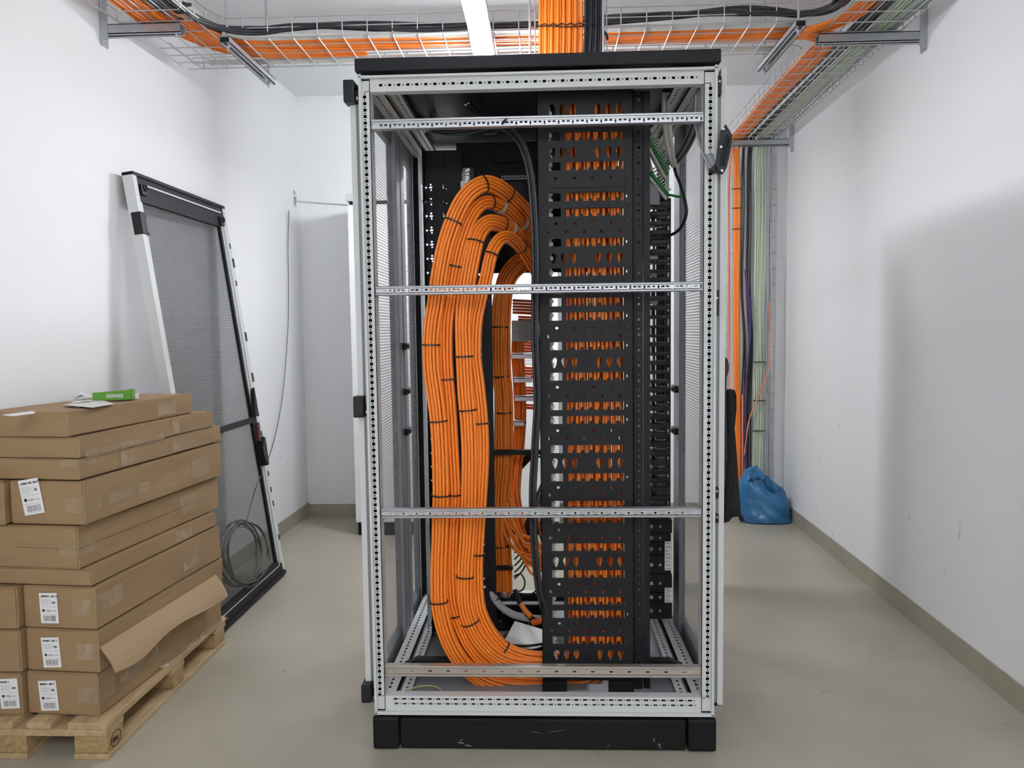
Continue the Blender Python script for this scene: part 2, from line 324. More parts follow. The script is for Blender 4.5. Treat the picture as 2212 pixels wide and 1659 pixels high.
# depth rails, two slotted flanges each
def drail(x, sx, z, dn):
    mb = MB()
    for (xa, xb, zz, flat) in ((x, x-sx*.045, z, True), (x-sx*.055, x-sx*.085, z+dn*.012, True)):
        hs = []; y = .06
        while y < D-.06: hs.append(rect(y-.007, y+.007, -.004, .004)); hs.append(ell(y+.0125, 0, .002, .002, 6)); y += .025
        mb.plate(((xa+xb)/2, 0, zz), (0, 1, 0), (1, 0, 0), rect(.03, D-.03, -abs(xb-xa)/2, abs(xb-xa)/2), hs, (0, 0, -.002))
        mb.box(min(xa, xb), max(xa, xb), .03, D-.03, zz+(.005 if dn > 0 else -.02), zz+(.007 if dn > 0 else -.018), 1)  # near-black strip imitating shade behind the slotted flange
    xs = sorted((x, x-sx*.085)); k = .03 if dn > 0 else -.034; mb.box(xs[0], xs[1], .03, D-.03, z+k-.012*(dn > 0), z+k+.004-.012*(dn > 0))
    mb.box(min(x, x-sx*.003), max(x, x-sx*.003), .03, D-.03, min(z, z+.02*dn), max(z, z+.02*dn))
    return mb.build('depth_rail', ['rack', 'dark'], rack)
for sx in (-1, 1): drail(sx*.475, sx, .15, -1); drail(sx*.475, sx, 1.868, 1)
# roof, vent cap, floor plates
mb = MB(); mb.box(-.492, .492, -.018, D+.012, 1.905, 1.94, bev=.004); mb.build('roof', 'slate', rack)
p = at(1050, 130, .35); q = at(1137, 130, .35)
mb = MB(); mb.box(p.x, q.x, .30, .46, 1.94, 1.967, bev=.002); mb.build('roof_vent', 'slate', rack)
mb = MB(); mb.box(-.44, .44, .02, .20, .118, .121); mb.box(-.44, .44, .60, D-.03, .118, .121); mb.box(-.44, -.32, .2, .6, .118, .121); mb.box(.34, .44, .2, .6, .118, .121); mb.build('bottom_plate', 'rackd', rack)
mb = MB(); mb.box(-.32, .34, .2, .6, .104, .108)
for k in range(5): mb.box(-.3+k*.13, -.296+k*.13, .2, .6, .108, .113)
mb.build('gland_plate', 'black', rack)
mb = MB(); mb.prism([(-.45, .205, .145), (-.40, .205, .168), (.40, .205, .168), (.45, .205, .145)], (0, .03, 0)); mb.box(-.45, .45, .206, .235, .125, .145); mb.build('floor_brace', 'blackg', rack)
# four zinc cross rails
def crossrail(z, h, kind, m):
    x0, x1, y0 = -.458, .452, .004; mb = MB(); hs = []; x = x0+.03; k = 0; xc0 = 0
    za, zb = .0085, h-.0085 if kind == 1 else h-.004
    if kind == 1: za = .004; zb = h-.012
    while x < x1-.02:
        if kind == 1:
            zz = zb-.0045; hs.append(rect(x-.004, x+.004, zz-.0025, zz+.0025)); hs.append(rect(x+.009, x+.017, zz-.0025, zz+.0025))
            hs.append([(x+.024, zz+.0025), (x+.0225, zz-.003), (x+.024, zz-.005), (x+.0245, zz-.0085), (x+.0265, zz-.0085), (x+.027, zz-.005), (x+.0285, zz-.003), (x+.027, zz+.0025)]); x += .0385
        elif kind == 2:
            zz = zb-.008; hs.append(rect(x-.0045, x+.0045, zz-.0022, zz+.0022)); hs.append(rect(x+.008, x+.017, zz-.0022, zz+.0022))
            hs.append([(x+.0235, zz+.003), (x+.0245, zz-.004), (x+.0235, zz-.0065), (x+.0235, zz-.008), (x+.0295, zz-.008), (x+.0295, zz-.0065), (x+.0285, zz-.004), (x+.0295, zz+.003)])
            hs.append(rect(x-.001, x+.001, zz-.0075, zz-.006)); hs.append(rect(x+.0115, x+.0135, zz-.0075, zz-.006)); x += .0385
        elif kind == 3:
            zz = h/2-.0005; hs.append(rect(x-.003, x+.003, zz-.0028, zz+.0028)); hs.append(rect(x+.009, x+.029, zz+.002, zz+.003)); hs.append(rect(x+.013, x+.024, zz-.0045, zz-.0028)); x += .0375
        else:
            hs.append(rect(x-.005, x+.005, h/2-.0022, h/2+.0022)); x += .052
    mb.plate((0, y0+.003, z), (1, 0, 0), (0, 0, 1), rect(x0, x1, za, zb), hs, (0, .0015, 0))
    if kind == 1: # flat web with a rolled top bead and a lower flange
        mb.box(x0, x1, y0+.001, y0+.012, z+h-.013, z+h-.001, 0, .002)
    for (a, b) in (((h-.008, h) if kind != 1 else (h-.0095, h)), (0, .0075 if kind != 1 else .004)):
        pts = [(x0, y0+.0045-.006*math.cos(t*PI/5-PI/2), z+(a+b)/2+(b-a)/2*math.sin(t*PI/5-PI/2)) for t in range(6)]
        mb.prism(pts+[(x0, y0+.02, z+b), (x0, y0+.02, z+a)], (x1-x0, 0, 0))
    mb.box(x0, x0+.003, y0-.001, y0+.03, z-.002, z+h+.002); mb.box(x1-.003, x1, y0-.001, y0+.03, z-.002, z+h+.002)
    return mb.build('cross_rail', m, rack)
def crz(p1, p2): return at(*p1, .006).z, at(*p2, .006).z
for (pa, pb, k, m) in (((1160, 272), (1160, 249), 1, 'zinc'), ((1160, 634), (1160, 613), 2, 'zinc'), ((1160, 1119), (1160, 1098), 3, 'zinc'), ((1160, 1463), (1160, 1439), 4, 'zincy')):
    z0, z1 = crz(pa, pb); crossrail(z0, z1-z0, k, m)
# perforated door leaves on the left and right flank
def leaf(x, sx, y0, y1, z0, z1, lab=None, hinges=()):
    d = MB(); t = .022; s = .05
    d.box(min(x, x+sx*t), max(x, x+sx*t), y0, y0+.03, z0, z1, bev=.004); d.box(min(x, x+sx*t), max(x, x+sx*t), y1-s, y1, z0, z1, bev=.004)
    d.box(min(x, x+sx*t), max(x, x+sx*t), y0, y1, z0, z0+.06, bev=.003); d.box(min(x, x+sx*t), max(x, x+sx*t), y0, y1, z1-.06, z1, bev=.003)
    o = d.build('door_leaf', ['rackd'], rack)
    m = MB(); xm = x+sx*.004; m.box(min(xm, xm+sx*.0012), max(xm, xm+sx*.0012), y0+.02, y1-.03, z0+.05, z1-.05); m.build('perforated_sheet', 'meshrack', o)
    return o
lf = leaf(-.487, -1, .03, .52, .115, 1.885); lr = leaf(-.487, -1, .53, D, .115, 1.885); rf = leaf(.487, 1, .02, .62, .115, 1.885); ro = leaf(.487, 1, .93, 1.49, .115, 1.885)
# the second leaf of the right door stands wide open, swung out behind the rack
for sx, o in ((-1, lf), (-1, lr), (1, rf), (1, ro)):       # inner stiffening tubes either side of the seam
    ys = (.445, .515) if o is lf else (.535, .60) if o is lr else (1.365, 1.49) if o is ro else (.49, .60)
    mb = MB(); x = sx*.486
    mb.box(min(x, x-sx*.014), max(x, x-sx*.014), ys[0], ys[1], .13, 1.87, bev=.003); mb.build('stiffener', 'rackd', o)
mb = MB(); mb.box(-.492, -.480, .516, .534, .13, 1.87); mb.build('seam_seal', 'blackg', lf)
for px, py, sx in ((853, 750, -1), (866, 848, -1), (860, 942, -1), (1469, 842, 1), (1477, 940, 1)):
    z = at(px, py, x=sx*.475).z; mb = MB(); x = sx*.474; yy = .53 if sx < 0 else .545
    mb.box(min(x, x-sx*.016), max(x, x-sx*.016), yy-.035, yy+.025, z-.012, z+.012, bev=.003); mb.box(min(x, x-sx*.022), max(x, x-sx*.022), yy-.02, yy, z-.007, z+.007, bev=.003); mb.build('rod_guide', 'blackg', lf if sx < 0 else rf)
# outside door edge strips seen either side of the front
for sx, o in ((-1, lf), (1, rf)):
    mb = MB(); x0 = sx*.489; x1 = sx*.5135; prof = []
    top = 1.888 if sx < 0 else 1.90
    a, b = sorted((x0+sx*.009, x1)); xm = (a+b)/2; r = (b-a)/2
    pts = [(a, .012, .125), (b, .012, .125)]+[(xm+r*math.cos(q*PI/8), .012, top-r+1.5*r*math.sin(q*PI/8)) for q in range(9)]
    mb.prism(pts, (0, .03, 0)); mb.build('edge_profile', 'rack', o)
    mb = MB(); mb.box(min(x0, x0+sx*.010), max(x0, x0+sx*.010), .016, .05, .13, 1.86); mb.build('edge_channel', 'rackd', o)
for py, hh in ((200, .030), (878, .030), (1494, .026)):
    p = at(756 if py < 300 else 777 if py < 1000 else 794, py, .0); mb = MB()
    mb.box(p.x-.015, p.x+.014, -.018, .03, p.z-hh, p.z+hh, bev=.004); mb.box(p.x+.014, p.x+.026, .0, .028, p.z-hh*.9, p.z+hh*.2, bev=.002); mb.box(p.x+.017, p.x+.021, -.002, .0, p.z-.02, p.z-.012, 1)
    mb.build('hinge', ['blackg', 'zinc'], lf)
for py, hh in ((185, .024), (655, .036), (1065, .015), (1120, .012)):
    p = at(1553 if py < 500 else 1547, py, 0); mb = MB(); mb.box(p.x-.004, p.x+.007, -.003, .02, p.z-hh, p.z+hh, bev=.002); mb.cyl((p.x+.001, -.006, p.z+hh*.4), (p.x+.001, -.002, p.z+hh*.4), .003, 8, 1); mb.build('hinge', ['blackg', 'zinc'], rf)
# ---- black vertical cable panel with real cut-outs
YP = .09
PX = lambda u: 0+u*.27          # u: 0..1 across the panel
Zr = lambda y: at(1270, y, YP).z
xw = lambda px, py: at(px, py, YP).x
xs0, xs1, xq0, xq1 = xw(1220, 294), xw(1346, 294), xw(1185, 425), xw(1211, 425)
hs = []; zbump = []
slots = [294, 358, 425, 458, 523, 587, 652, 683, 747, 813, 877, 907, 970, 1031, 1090, 1122, 1182, 1240, 1298, 1327, 1383]
for y in slots:
    z = Zr(y); hh = .0115; lp = [(xs0, z-hh)]; n = 6
    for k in range(n):
        c = xs0+(xs1-xs0)*(k+.75)/(n+.4); bw = .0055
        lp += [(c-bw, z-hh), (c-bw, z-hh+.004)]+[(c+bw*math.cos(PI-q*PI/4), z-hh+.004+bw*math.sin(PI-q*PI/4)) for q in range(1, 4)]+[(c+bw, z-hh+.004), (c+bw, z-hh)]
    lp += [(xs1, z-hh), (xs1, z+hh), (xs0, z+hh)]; hs.append(lp); hs.append(rect(xq0, xq1, z-hh, z+hh))
    x = .252; hs.append(ell(x, z, .002, .0045, 6)) if y % 2 else None
ov = [xw(a, 327) for a in (1193, 1216, 1238, 1291, 1315, 1338)]
for y in (238, 327, 555, 781, 999, 1212, 1413):
    z = Zr(y)
    for i, x in enumerate(ov):
        if y == 238: hs.append(ell(x, z, .0088, .020, 14))
        else: hs.append([(x+.0095*math.cos(2*PI*q/14)*(1 if math.sin(2*PI*q/14) > 0 else .8-.25*abs(math.sin(2*PI*q/14))), z+(.0125 if math.sin(2*PI*q/14) > 0 else .0185)*math.sin(2*PI*q/14)) for q in range(14)])
for ya, yb in ((384, None), (482, 500), (708, 726), (836, 855), (930, 947), (1053, 1069), (1145, 1162), (1262, 1278), (1347, 1363)):
    z = Zr(ya)
    for px in (1201, 1241, 1280, 1320): hs.append(ell(xw(px, 482), z, .0048, .0042, 8)); hs.append(ell(xw(px+19.5, 482), z, .0016, .0016, 6))
    if yb:
        z = Zr(yb)
        for px in (1184, 1223, 1261, 1299, 1338): hs.append(rect(xw(px, 500)-.004, xw(px, 500)+.004, z-.0046, z+.0046))
mb = MB(); mb.plate((0, YP, 0), (1, 0, 0), (0, 0, 1), rect(0, .271, Zr(1470), 1.887), [h for h in hs if h], (0, .0018, 0))
mb.box(-.0, .002, YP, YP+.05, Zr(1508), 1.887); mb.box(.269, .271, YP, YP+.03, Zr(1470), 1.887)
mb.box(0, .072, YP, YP+.002, Zr(1508), Zr(1468)); mb.box(.195, .271, YP, YP+.002, Zr(1508), Zr(1468))
pan = mb.build('cable_panel', 'slate', rack)
mb = MB()
for zz in (Zr(276), Zr(404), Zr(413)): mb.box(.03, .25, YP-.003, YP, zz-.0012, zz+.0012)
mb.box(.03, .033, YP-.0015, YP, Zr(413), Zr(276)); mb.box(.247, .25, YP-.0015, YP, Zr(413), Zr(276)); mb.build('cover_edge', 'black', pan)
for py in (380, 438, 478, 613, 706, 838, 935): 
    z = Zr(py); mb = MB(); mb.cyl((.2535, YP-.006, z), (.2535, YP, z), .0052, 12); mb.build('thumb_screw', 'blackg', pan)
mb = MB(); xq = xq0-.004; mb.box(xq, xq+.012, YP+.045, YP+.06, .13, 1.84)
z = .16
while z < 1.82: mb.box(xq, xq+.016, YP+.03, YP+.045, z+.006, z+.016); z += .0206
mb.build('mounting_strip', 'cwhite', pan)
# black 19-inch rail right of the panel and the black perforated sheet on the left
mb = MB(); hs = []; z = .2
while z < 1.85: hs.append(rect(.2855, .2935, z, z+.007)); hs.append(ell(.2895, z+.021, .0025, .0025, 6)); z += .0445
mb.plate((0, .115, 0), (1, 0, 0), (0, 0, 1), rect(.273, .3005, .12, 1.875), hs, (0, .002, 0)); mb.box(.3035, .322, .118, .135, .12, 1.875); mb.box(.273, .275, .117, .18, .12, 1.875); mb.box(.318, .322, .117, .5, .12, 1.875); mb.build('mounting_rail', 'black', rack)
mb = MB(); hs = []; xa, xb = -.392, -.262; z0 = at(930, 374, .55).z; dz = (at(930, 374, .55).z-at(930, 405, .55).z)
xd = [at(a, 435, .55).x for a in (921, 931, 959)]
for k in range(-2, 34):
    z = z0-k*dz
    if z < .2 or z > 1.72: continue
    hs += [ell(xd[0], z, .0035, .0035, 8), ell(xd[1], z, .0062, .0032, 10), ell(xd[1], z+.0095, .0034, .0034, 8), ell(xd[1]+.001, z-.009, .0026, .0034, 8), ell(xd[2], z-.001, .0036, .0036, 8), ell(xd[2]+.009, z-.006, .0018, .0018, 6), ell(xd[2]-.003, z+.007, .0015, .0015, 6)]
mb.plate((0, .55, 0), (1, 0, 0), (0, 0, 1), rect(xa, xb, .12, 1.82), hs, (0, .002, 0)); mb.box(xa, xa+.003, .5, .55, .12, 1.82); mb.box(-.325, -.322, .545, .55, .12, 1.82); mb.build('side_sheet', 'black', rack)
mb = MB(); hs = []; z = .2       # silvery slotted 19-inch post beside the left sheet
while z < 1.7: hs.append(rect(-.404, -.398, z, z+.0075)); z += .0148
mb.plate((0, .54, 0), (1, 0, 0), (0, 0, 1), rect(-.408, -.393, .12, 1.8), hs, (0, .002, 0)); mb.box(-.412, -.408, .54, .6, .12, 1.8); mb.build('mounting_rail', 'zinc', rack)
mb = MB(); hs = []; z = .2       # second inner black rail, widened as a dark sheet to shade the gaps behind the loops
xr0 = at(1038, 800, .45).x
while z < 1.5: hs.append(ell(xr0+.002, z, .0042, .0042, 8)); z += .0297
mb.plate((0, .45, 0), (1, 0, 0), (0, 0, 1), rect(-.255, xr0+.042, .12, 1.62), hs, (0, .002, 0)); mb.box(-.255, -.253, .45, .9, .12, 1.62); mb.build('mounting_rail', 'black', rack)
# dark sheet-metal box in the upper rear of the rack
eq = thing('equipment_enclosure', (-.03, .7, 1.3), 'black sheet metal enclosure in the upper back of the rack', 'enclosure')
xa, xb = at(985, 300, .62).x, .262
mb = MB(); hs = []
for k in range(46):
    a, b = random.uniform(xa+.02, xa+.17), random.uniform(1.42, 1.82); hs.append(ell(a, b, .0026, .0022, 6)) if all(abs(a-h[0][0])+abs(b-h[0][1]) > .016 for h in hs) else None
hs = [h for h in hs if h]
mb.plate((0, .62, 0), (1, 0, 0), (0, 0, 1), rect(xa, xb, Zr(375), 1.86), hs, (0, .002, 0)); mb.box(xa, xb, .86, .865, 1.42, 1.86); mb.box(xb-.003, xb, .62, .86, 1.42, 1.86)
mb.build('housing', 'black', eq)
mb = MB(); p, q = at(1065, 312, .61), at(1140, 350, .61); mb.box(p.x, q.x+.05, .6, .62, q.z, p.z, bev=.003); mb.build('cover_plate', 'slate', eq)
mb = MB(); p, q = at(1083, 384, .6), at(1158, 384, .6); hs = [rect(p.x+.004+k*.012, p.x+.011+k*.012, -.003, .003) for k in range(9)]
mb.plate((0, .6, p.z), (1, 0, 0), (0, 0, 1), rect(p.x, p.x+.12, -.007, .007), hs, (0, .002, 0)); mb.build('vent_strip', 'rackd', eq)
mb = MB(); p, q = at(1040, 395, .66), at(1158, 470, .66); mb.box(p.x, q.x+.02, .66, .68, q.z, p.z); mb.box(p.x+.02, q.x, .655, .66, q.z+.045, q.z+.047, 1); mb.build('module', ['black', 'zinc'], eq)
# foil sleeve standing up behind the loops
t = thing('foil_sleeve', at(1008, 440, .52), 'crinkled silver foil sleeve sticking up behind the top orange loop', 'sleeve')
mb = MB(); p = at(1010, 365, .5); mb.tube([(p.x, .5, p.z), (p.x, .5, p.z-.02), (p.x-.002, .5, p.z-.05), (p.x-.004, .5, p.z-.14)], [.021, .024, .022, .022], 16); mb.build('foil_tube', 'silver', t)
mb = MB(); mb.box(p.x-.022, p.x-.006, .474, .479, p.z-.14, p.z-.045); mb.build('paper_wrap', 'paper', t)
# rear lamp-lit clip at the upper left inside the rack: cable inlet box
p = at(915, 232, .5); mb = MB(); mb.box(p.x-.008, p.x+.004, .46, .54, p.z-.075, p.z+.06, bev=.004); mb.box(p.x, p.x+.05, .5, .54, p.z-.07, p.z+.05, bev=.003); t = mb.build('cable_inlet', 'blackg', rack)
mb = MB(); mb.tube([(p.x+.022+.008*math.cos(2*PI*k/12), .498, p.z+.0+.008*math.sin(2*PI*k/12)) for k in range(12)], .0016, 6, closed=True); mb.build('ring', 'rod', t)
mb = MB(); mb.box(p.x+.014, p.x+.03, .49, .5, p.z-.045, p.z-.02); mb.box(p.x+.017, p.x+.029, .488, .5, p.z-.066, p.z-.046); mb.build('clip', 'zinc', t)
# horizontal support bars crossing the rear
for (a, b, y, hz, nm) in (((1063, 978), (1180, 975), .5, .0085, 'support_bar'), ((1055, 1228), (1108, 1228), .5, .006, 'support_bar')):
    p, q = at(*a, y), at(*b, y); mb = MB(); mb.box(p.x, q.x, y, y+.02, p.z-hz, p.z+hz, bev=.001); mb.box(p.x, q.x, y-.003, y, p.z+hz-.002, p.z+hz); mb.build(nm, 'black', rack)
mb = MB(); p, q = at(1055, 1285, .55), at(1180, 1345, .55); mb.box(-.17, .02, .55, .56, .13, .22); 
for dx, dz in ((.03, .06), (.02, .03), (.12, .02)): mb.cyl((-.17+dx, .548, .13+dz), (-.17+dx, .551, .13+dz), .004, 8, 1)
mb.build('base_bracket', ['black', 'zinc'], rack)
# ---------------------------------------------------------------- cables
def hexoff(n, d):
    """n close-packed offsets around the axis of a bundle, spacing d"""
    c = [(d*(i+.5*j), d*j*math.sqrt(3)/2) for i in range(-6, 7) for j in range(-6, 7)]
    c.sort(key=lambda p: (round(p[0]**2+p[1]**2, 7), math.atan2(p[1], p[0]))); return c[:n]
def bundle(parent, pts, offs, r, m, A=(0, 1, 0), k=5, jit=.0, n=7, name='cable', wob=0., alt=None, scale=None, carry=True):
    """one tube per cable along the same centre line; offsets a along A and b along A x tangent"""
    pts = [V(p) for p in pts]; fine = cr(pts, k); A0 = V(A).normalized(); fr = []
    for i, p in enumerate(fine):
        t = (fine[min(i+1, len(fine)-1)]-fine[max(i-1, 0)]).normalized(); a = (A0-t*t.dot(A0))
        a = a.normalized() if a.length > 1e-3 else t.orthogonal().normalized(); fr.append((a, a.cross(t)))
        if carry: A0 = a    # carried along the path, so the bundle never twists
    for ci, (a, b) in enumerate(offs):
        ph = random.uniform(0, 6.28); q = []; ja, jb = random.gauss(0, jit), random.gauss(0, jit)
        for i, p in enumerate(fine):
            s = wob*math.sin(ph+i*.35); kk = scale(i/(len(fine)-1)) if scale else 1.; q.append(p+fr[i][0]*(a*kk+ja+s)+fr[i][1]*(b*kk+jb+s*.7))
        mb = MB(); mb.tube(q, r, n); mb.build(name, alt if alt and ci % 3 == 1 else m, parent)
    return fine, fr
def ribbon(n, layers, d):
    return [(d*(l-(layers-1)/2)*.96+.11*d*(i-(n-1)/2)**2, d*(i-(n-1)/2)) for l in range(layers) for i in range(n)]
def tie(parent, fine, fr, i, ra, rb, m='tie', wd=.0022, ca=0., cb=0., tail=True, name='cable_tie'):
    p = fine[i]+fr[i][0]*ca+fr[i][1]*cb; t = (fine[min(i+1, len(fine)-1)]-fine[max(i-1, 0)]).normalized(); vs = []; n = 20
    for k in range(n):
        c, s = math.cos(2*PI*k/n), math.sin(2*PI*k/n)
        for (e, f) in ((0, -wd), (0, wd), (.0013, wd), (.0013, -wd)): vs.append(p+fr[i][0]*((ra+e)*c)+fr[i][1]*((rb+e)*s)+t*f)
    fs = [(k*4+j, k*4+(j+1) % 4, ((k+1) % n)*4+(j+1) % 4, ((k+1) % n)*4+j) for k in range(n) for j in range(4)]
    mb = MB(); mb.add(vs, fs); mb.build(name, m, parent)
def nearest(fine, px, py):
    d = ray(px, py).normalized(); return min(range(len(fine)), key=lambda i: ((fine[i]-CAM)-d*(fine[i]-CAM).dot(d)).length)
loops = [
 ('widest outer orange cable loop at left inside the open rack', 19, .0098, [(1165, 505, .42), (1140, 462, .36), (1110, 430, .29), (1080, 406, .22), (1050, 396, .17), (1022, 408, .14), (998, 435, .125), (978, 478, .115), (961, 530, .11), (949, 590, .105), (941, 650, .10), (933, 700, .10), (930, 745, .10), (932, 800, .10), (939, 850, .10), (946, 910, .10), (950, 980, .10), (952, 1070, .10), (950, 1150, .105), (947, 1230, .11), (948, 1300, .11), (957, 1350, .115), (976, 1400, .125), (1006, 1442, .135), (1050, 1474, .14), (1100, 1488, .145), (1150, 1490, .15), (1210, 1490, .155), (1265, 1485, .16), (1300, 1470, .17)],
  [(975, 475), (928, 742), (950, 910), (950, 1070), (943, 1298)], [(1045, 396), (1100, 420)]),
 ('second orange cable loop, arching just under the widest one with white tape', 14, .0098, [(1168, 560, .44), (1140, 500, .38), (1108, 464, .31), (1075, 441, .24), (1048, 436, .19), (1024, 455, .155), (1006, 492, .135), (991, 540, .125), (979, 600, .12), (968, 660, .115), (963, 700, .115), (962, 760, .115), (965, 820, .115), (970, 880, .115), (974, 950, .115), (980, 1070, .115), (976, 1150, .12), (974, 1230, .125), (978, 1300, .13), (992, 1350, .135), (1016, 1400, .14), (1052, 1438, .15), (1100, 1458, .155), (1150, 1464, .16), (1215, 1462, .165), (1265, 1458, .17)],
  [(984, 572), (966, 818), (966, 1070), (974, 1335)], [(1058, 436)], [(1085, 447), (1127, 480)]),
 ('third orange cable loop with a tight bend below the two outer ones', 16, .0095, [(1168, 588, .42), (1140, 540, .36), (1108, 502, .29), (1080, 484, .23), (1054, 482, .18), (1034, 503, .15), (1023, 540, .13), (1013, 590, .12), (1004, 650, .115), (1000, 700, .11), (1002, 770, .11), (1006, 850, .11), (1011, 910, .11), (1014, 980, .11), (1013, 1070, .11), (1010, 1150, .115), (1005, 1230, .12), (1005, 1300, .125), (1016, 1345, .13), (1038, 1385, .14), (1072, 1418, .15), (1110, 1434, .155), (1150, 1438, .16), (1215, 1436, .165), (1265, 1432, .17)],
  [(1025, 523), (1004, 775), (1005, 888), (996, 1248), (1008, 1345)], [(1082, 490)], [(1098, 504), (1133, 548)]),
 ('innermost orange cable loop, lowest of the arches at the top', 13, .0095, [(1170, 610, .40), (1146, 565, .34), (1120, 528, .27), (1096, 512, .21), (1076, 520, .17), (1060, 550, .145), (1049, 600, .13), (1036, 650, .12), (1027, 700, .115), (1025, 770, .115), (1032, 830, .115), (1039, 900, .115), (1042, 980, .115), (1038, 1070, .115), (1033, 1150, .12), (1029, 1230, .125), (1032, 1300, .13), (1042, 1338, .135), (1062, 1374, .145), (1090, 1404, .155), (1130, 1421, .16), (1170, 1426, .165), (1215, 1424, .17)],
  [(1052, 545), (1036, 912), (1032, 1198), (1090, 1400)], [(1118, 540)])]
for L in loops:
    lab, nn, d, pts, ties = L[:5]; more = L[5]; tapes = L[6] if len(L) > 6 else []
    P = [at(*p) for p in pts]; t = thing('cable_bundle', P[len(P)//2], lab, 'cable bundle', 'orange cable loops in the rack')
    nl = 5 if nn >= 16 else 4; P = [p+V((0, .012 if nn < 16 else 0, 0)) for p in P]; fine, fr = bundle(t, P, ribbon(nl, 3, d), d*.472, 'orange', jit=.0003, n=9, wob=.0005, carry=False)
    Ra, Rb = d*2.15, d*(nl/2+.32)
    for q in ties+more: tie(t, fine, fr, nearest(fine, *q), Ra, Rb, ca=.1*d)
    for q in tapes: tie(t, fine, fr, nearest(fine, *q), Ra, Rb, 'tape', .006, ca=.1*d, name='marking_tape')
# dark bundle further back, three strands
rear = [
 ('thick shaded orange cable bundle hanging in the back of the rack', 24, .0105, [(1165, 545, .58), (1138, 560, .56), (1110, 580, .55), (1092, 610, .55), (1084, 660, .55), (1081, 720, .55), (1083, 800, .55), (1088, 860, .55), (1088, 940, .55), (1087, 1010, .55), (1082, 1070, .55), (1080, 1130, .55), (1083, 1190, .55), (1086, 1240, .55), (1087, 1282, .55)], [(1084, 713), (1086, 810), (1085, 891), (1082, 1178)]),
 ('thinner shaded orange cable strand right of the thick back bundle', 12, .0105, [(1120, 700, .66), (1118, 760, .66), (1122, 830, .66), (1124, 900, .66), (1120, 960, .66), (1112, 1030, .62), (1112, 1080, .6), (1124, 1130, .56), (1138, 1180, .5), (1160, 1215, .42), (1188, 1225, .36)], [(1124, 915)])]
for lab, nn, d, pts, ties in rear:
    P = [at(*p) for p in pts]; t = thing('cable_bundle', P[len(P)//2], lab, 'cable bundle', 'shaded orange bundles at the back')
    fine, fr = bundle(t, P, hexoff(nn, d), d*.49, 'orange', jit=.0012, n=7, wob=.0016); R = d*2.75 if nn > 20 else d*2.05
    for q in ties: tie(t, fine, fr, nearest(fine, *q), R, R)
    if nn > 20:     # cut end wrapped in foil
        p = P[-1]; mb = MB(); mb.tube([(p.x, .55, p.z+.012), (p.x, .55, p.z-.002), (p.x, .55, p.z-.012)], [.027, .029, .024], 16); mb.build('foil_cap', 'silver', t)
# fan of loose orange cables sweeping to the panel foot
t = thing('cable_fan', at(1140, 1200, .45), 'loose fan of orange cables sweeping towards the foot of the panel', 'cables')
rs = random.Random(5)
for k in range(13):
    a = k/12; u = lambda q: rs.uniform(-q, q)
    P = [at(1070+34*a, 1085+u(12), .56-.04*a), at(1082+34*a+u(4), 1130+u(8), .54-.05*a), at(1098+34*a+u(7), 1172-24*a+u(9), .5-.04*a), at(1122+22*a+u(8), 1215-62*a+u(10), .45-.03*a), at(1150+6*a+u(5), 1232-66*a+u(9), .4), at(1172, 1226-48*a+u(6), .36), at(1192, 1222-40*a, .33)]
    bundle(t, P, [(0, 0)], .0042, 'orange')
# short horizontal patch bunches in the gap
t = thing('patch_cables', at(1140, 780, .7), 'short horizontal orange patch cables between back bundle and panel', 'cables')
for (y, n2, xa, xb) in ((655, 5, 1108, 1185), (745, 4, 1126, 1185), (800, 4, 1132, 1190), (842, 3, 1118, 1190), (690, 2, 1120, 1185), (880, 2, 1130, 1190)):
    for j in range(n2): bundle(t, [at(xa, y+j*6.5-6, .72), at((xa+xb)/2, y+j*6.5-4, .70), at(xb, y+j*6.5, .66)], [(0, 0)], .0052, 'orange2', n=6)
q0, q1 = at(1106, 738, .58), at(1148, 692, .58); mb = MB(); mb.box(q0.x, q1.x, .58, .584, q0.z, q1.z); mb.box(q0.x, q1.x-.02, .57, .58, q0.z, q0.z+.03, bev=.001)
tag(mb.build('angle_plate', 'rackd', None, q0), 'grey angle plate at the top of the thinner shaded orange strand', 'plate')
for i, (y, xa, xb) in enumerate(((770, 1102, 1160), (822, 1110, 1150), (862, 1112, 1165), (916, 1108, 1132))):
    p, q = at(xa, y-2, .6), at(xb, y+3, .6); mb = MB(); mb.box(p.x, q.x, .6, .64, q.z-.002, p.z+.003, bev=.001); mb.box(p.x, q.x-.005, .602, .64, p.z+.006, p.z+.009)
    tag(mb.build('cable_bracket', 'zinc', None, p), ('topmost', 'second', 'third', 'lowest')[i]+' short metal cable bracket in the gap behind the orange loops', 'bracket', 'metal cable brackets in the gap')
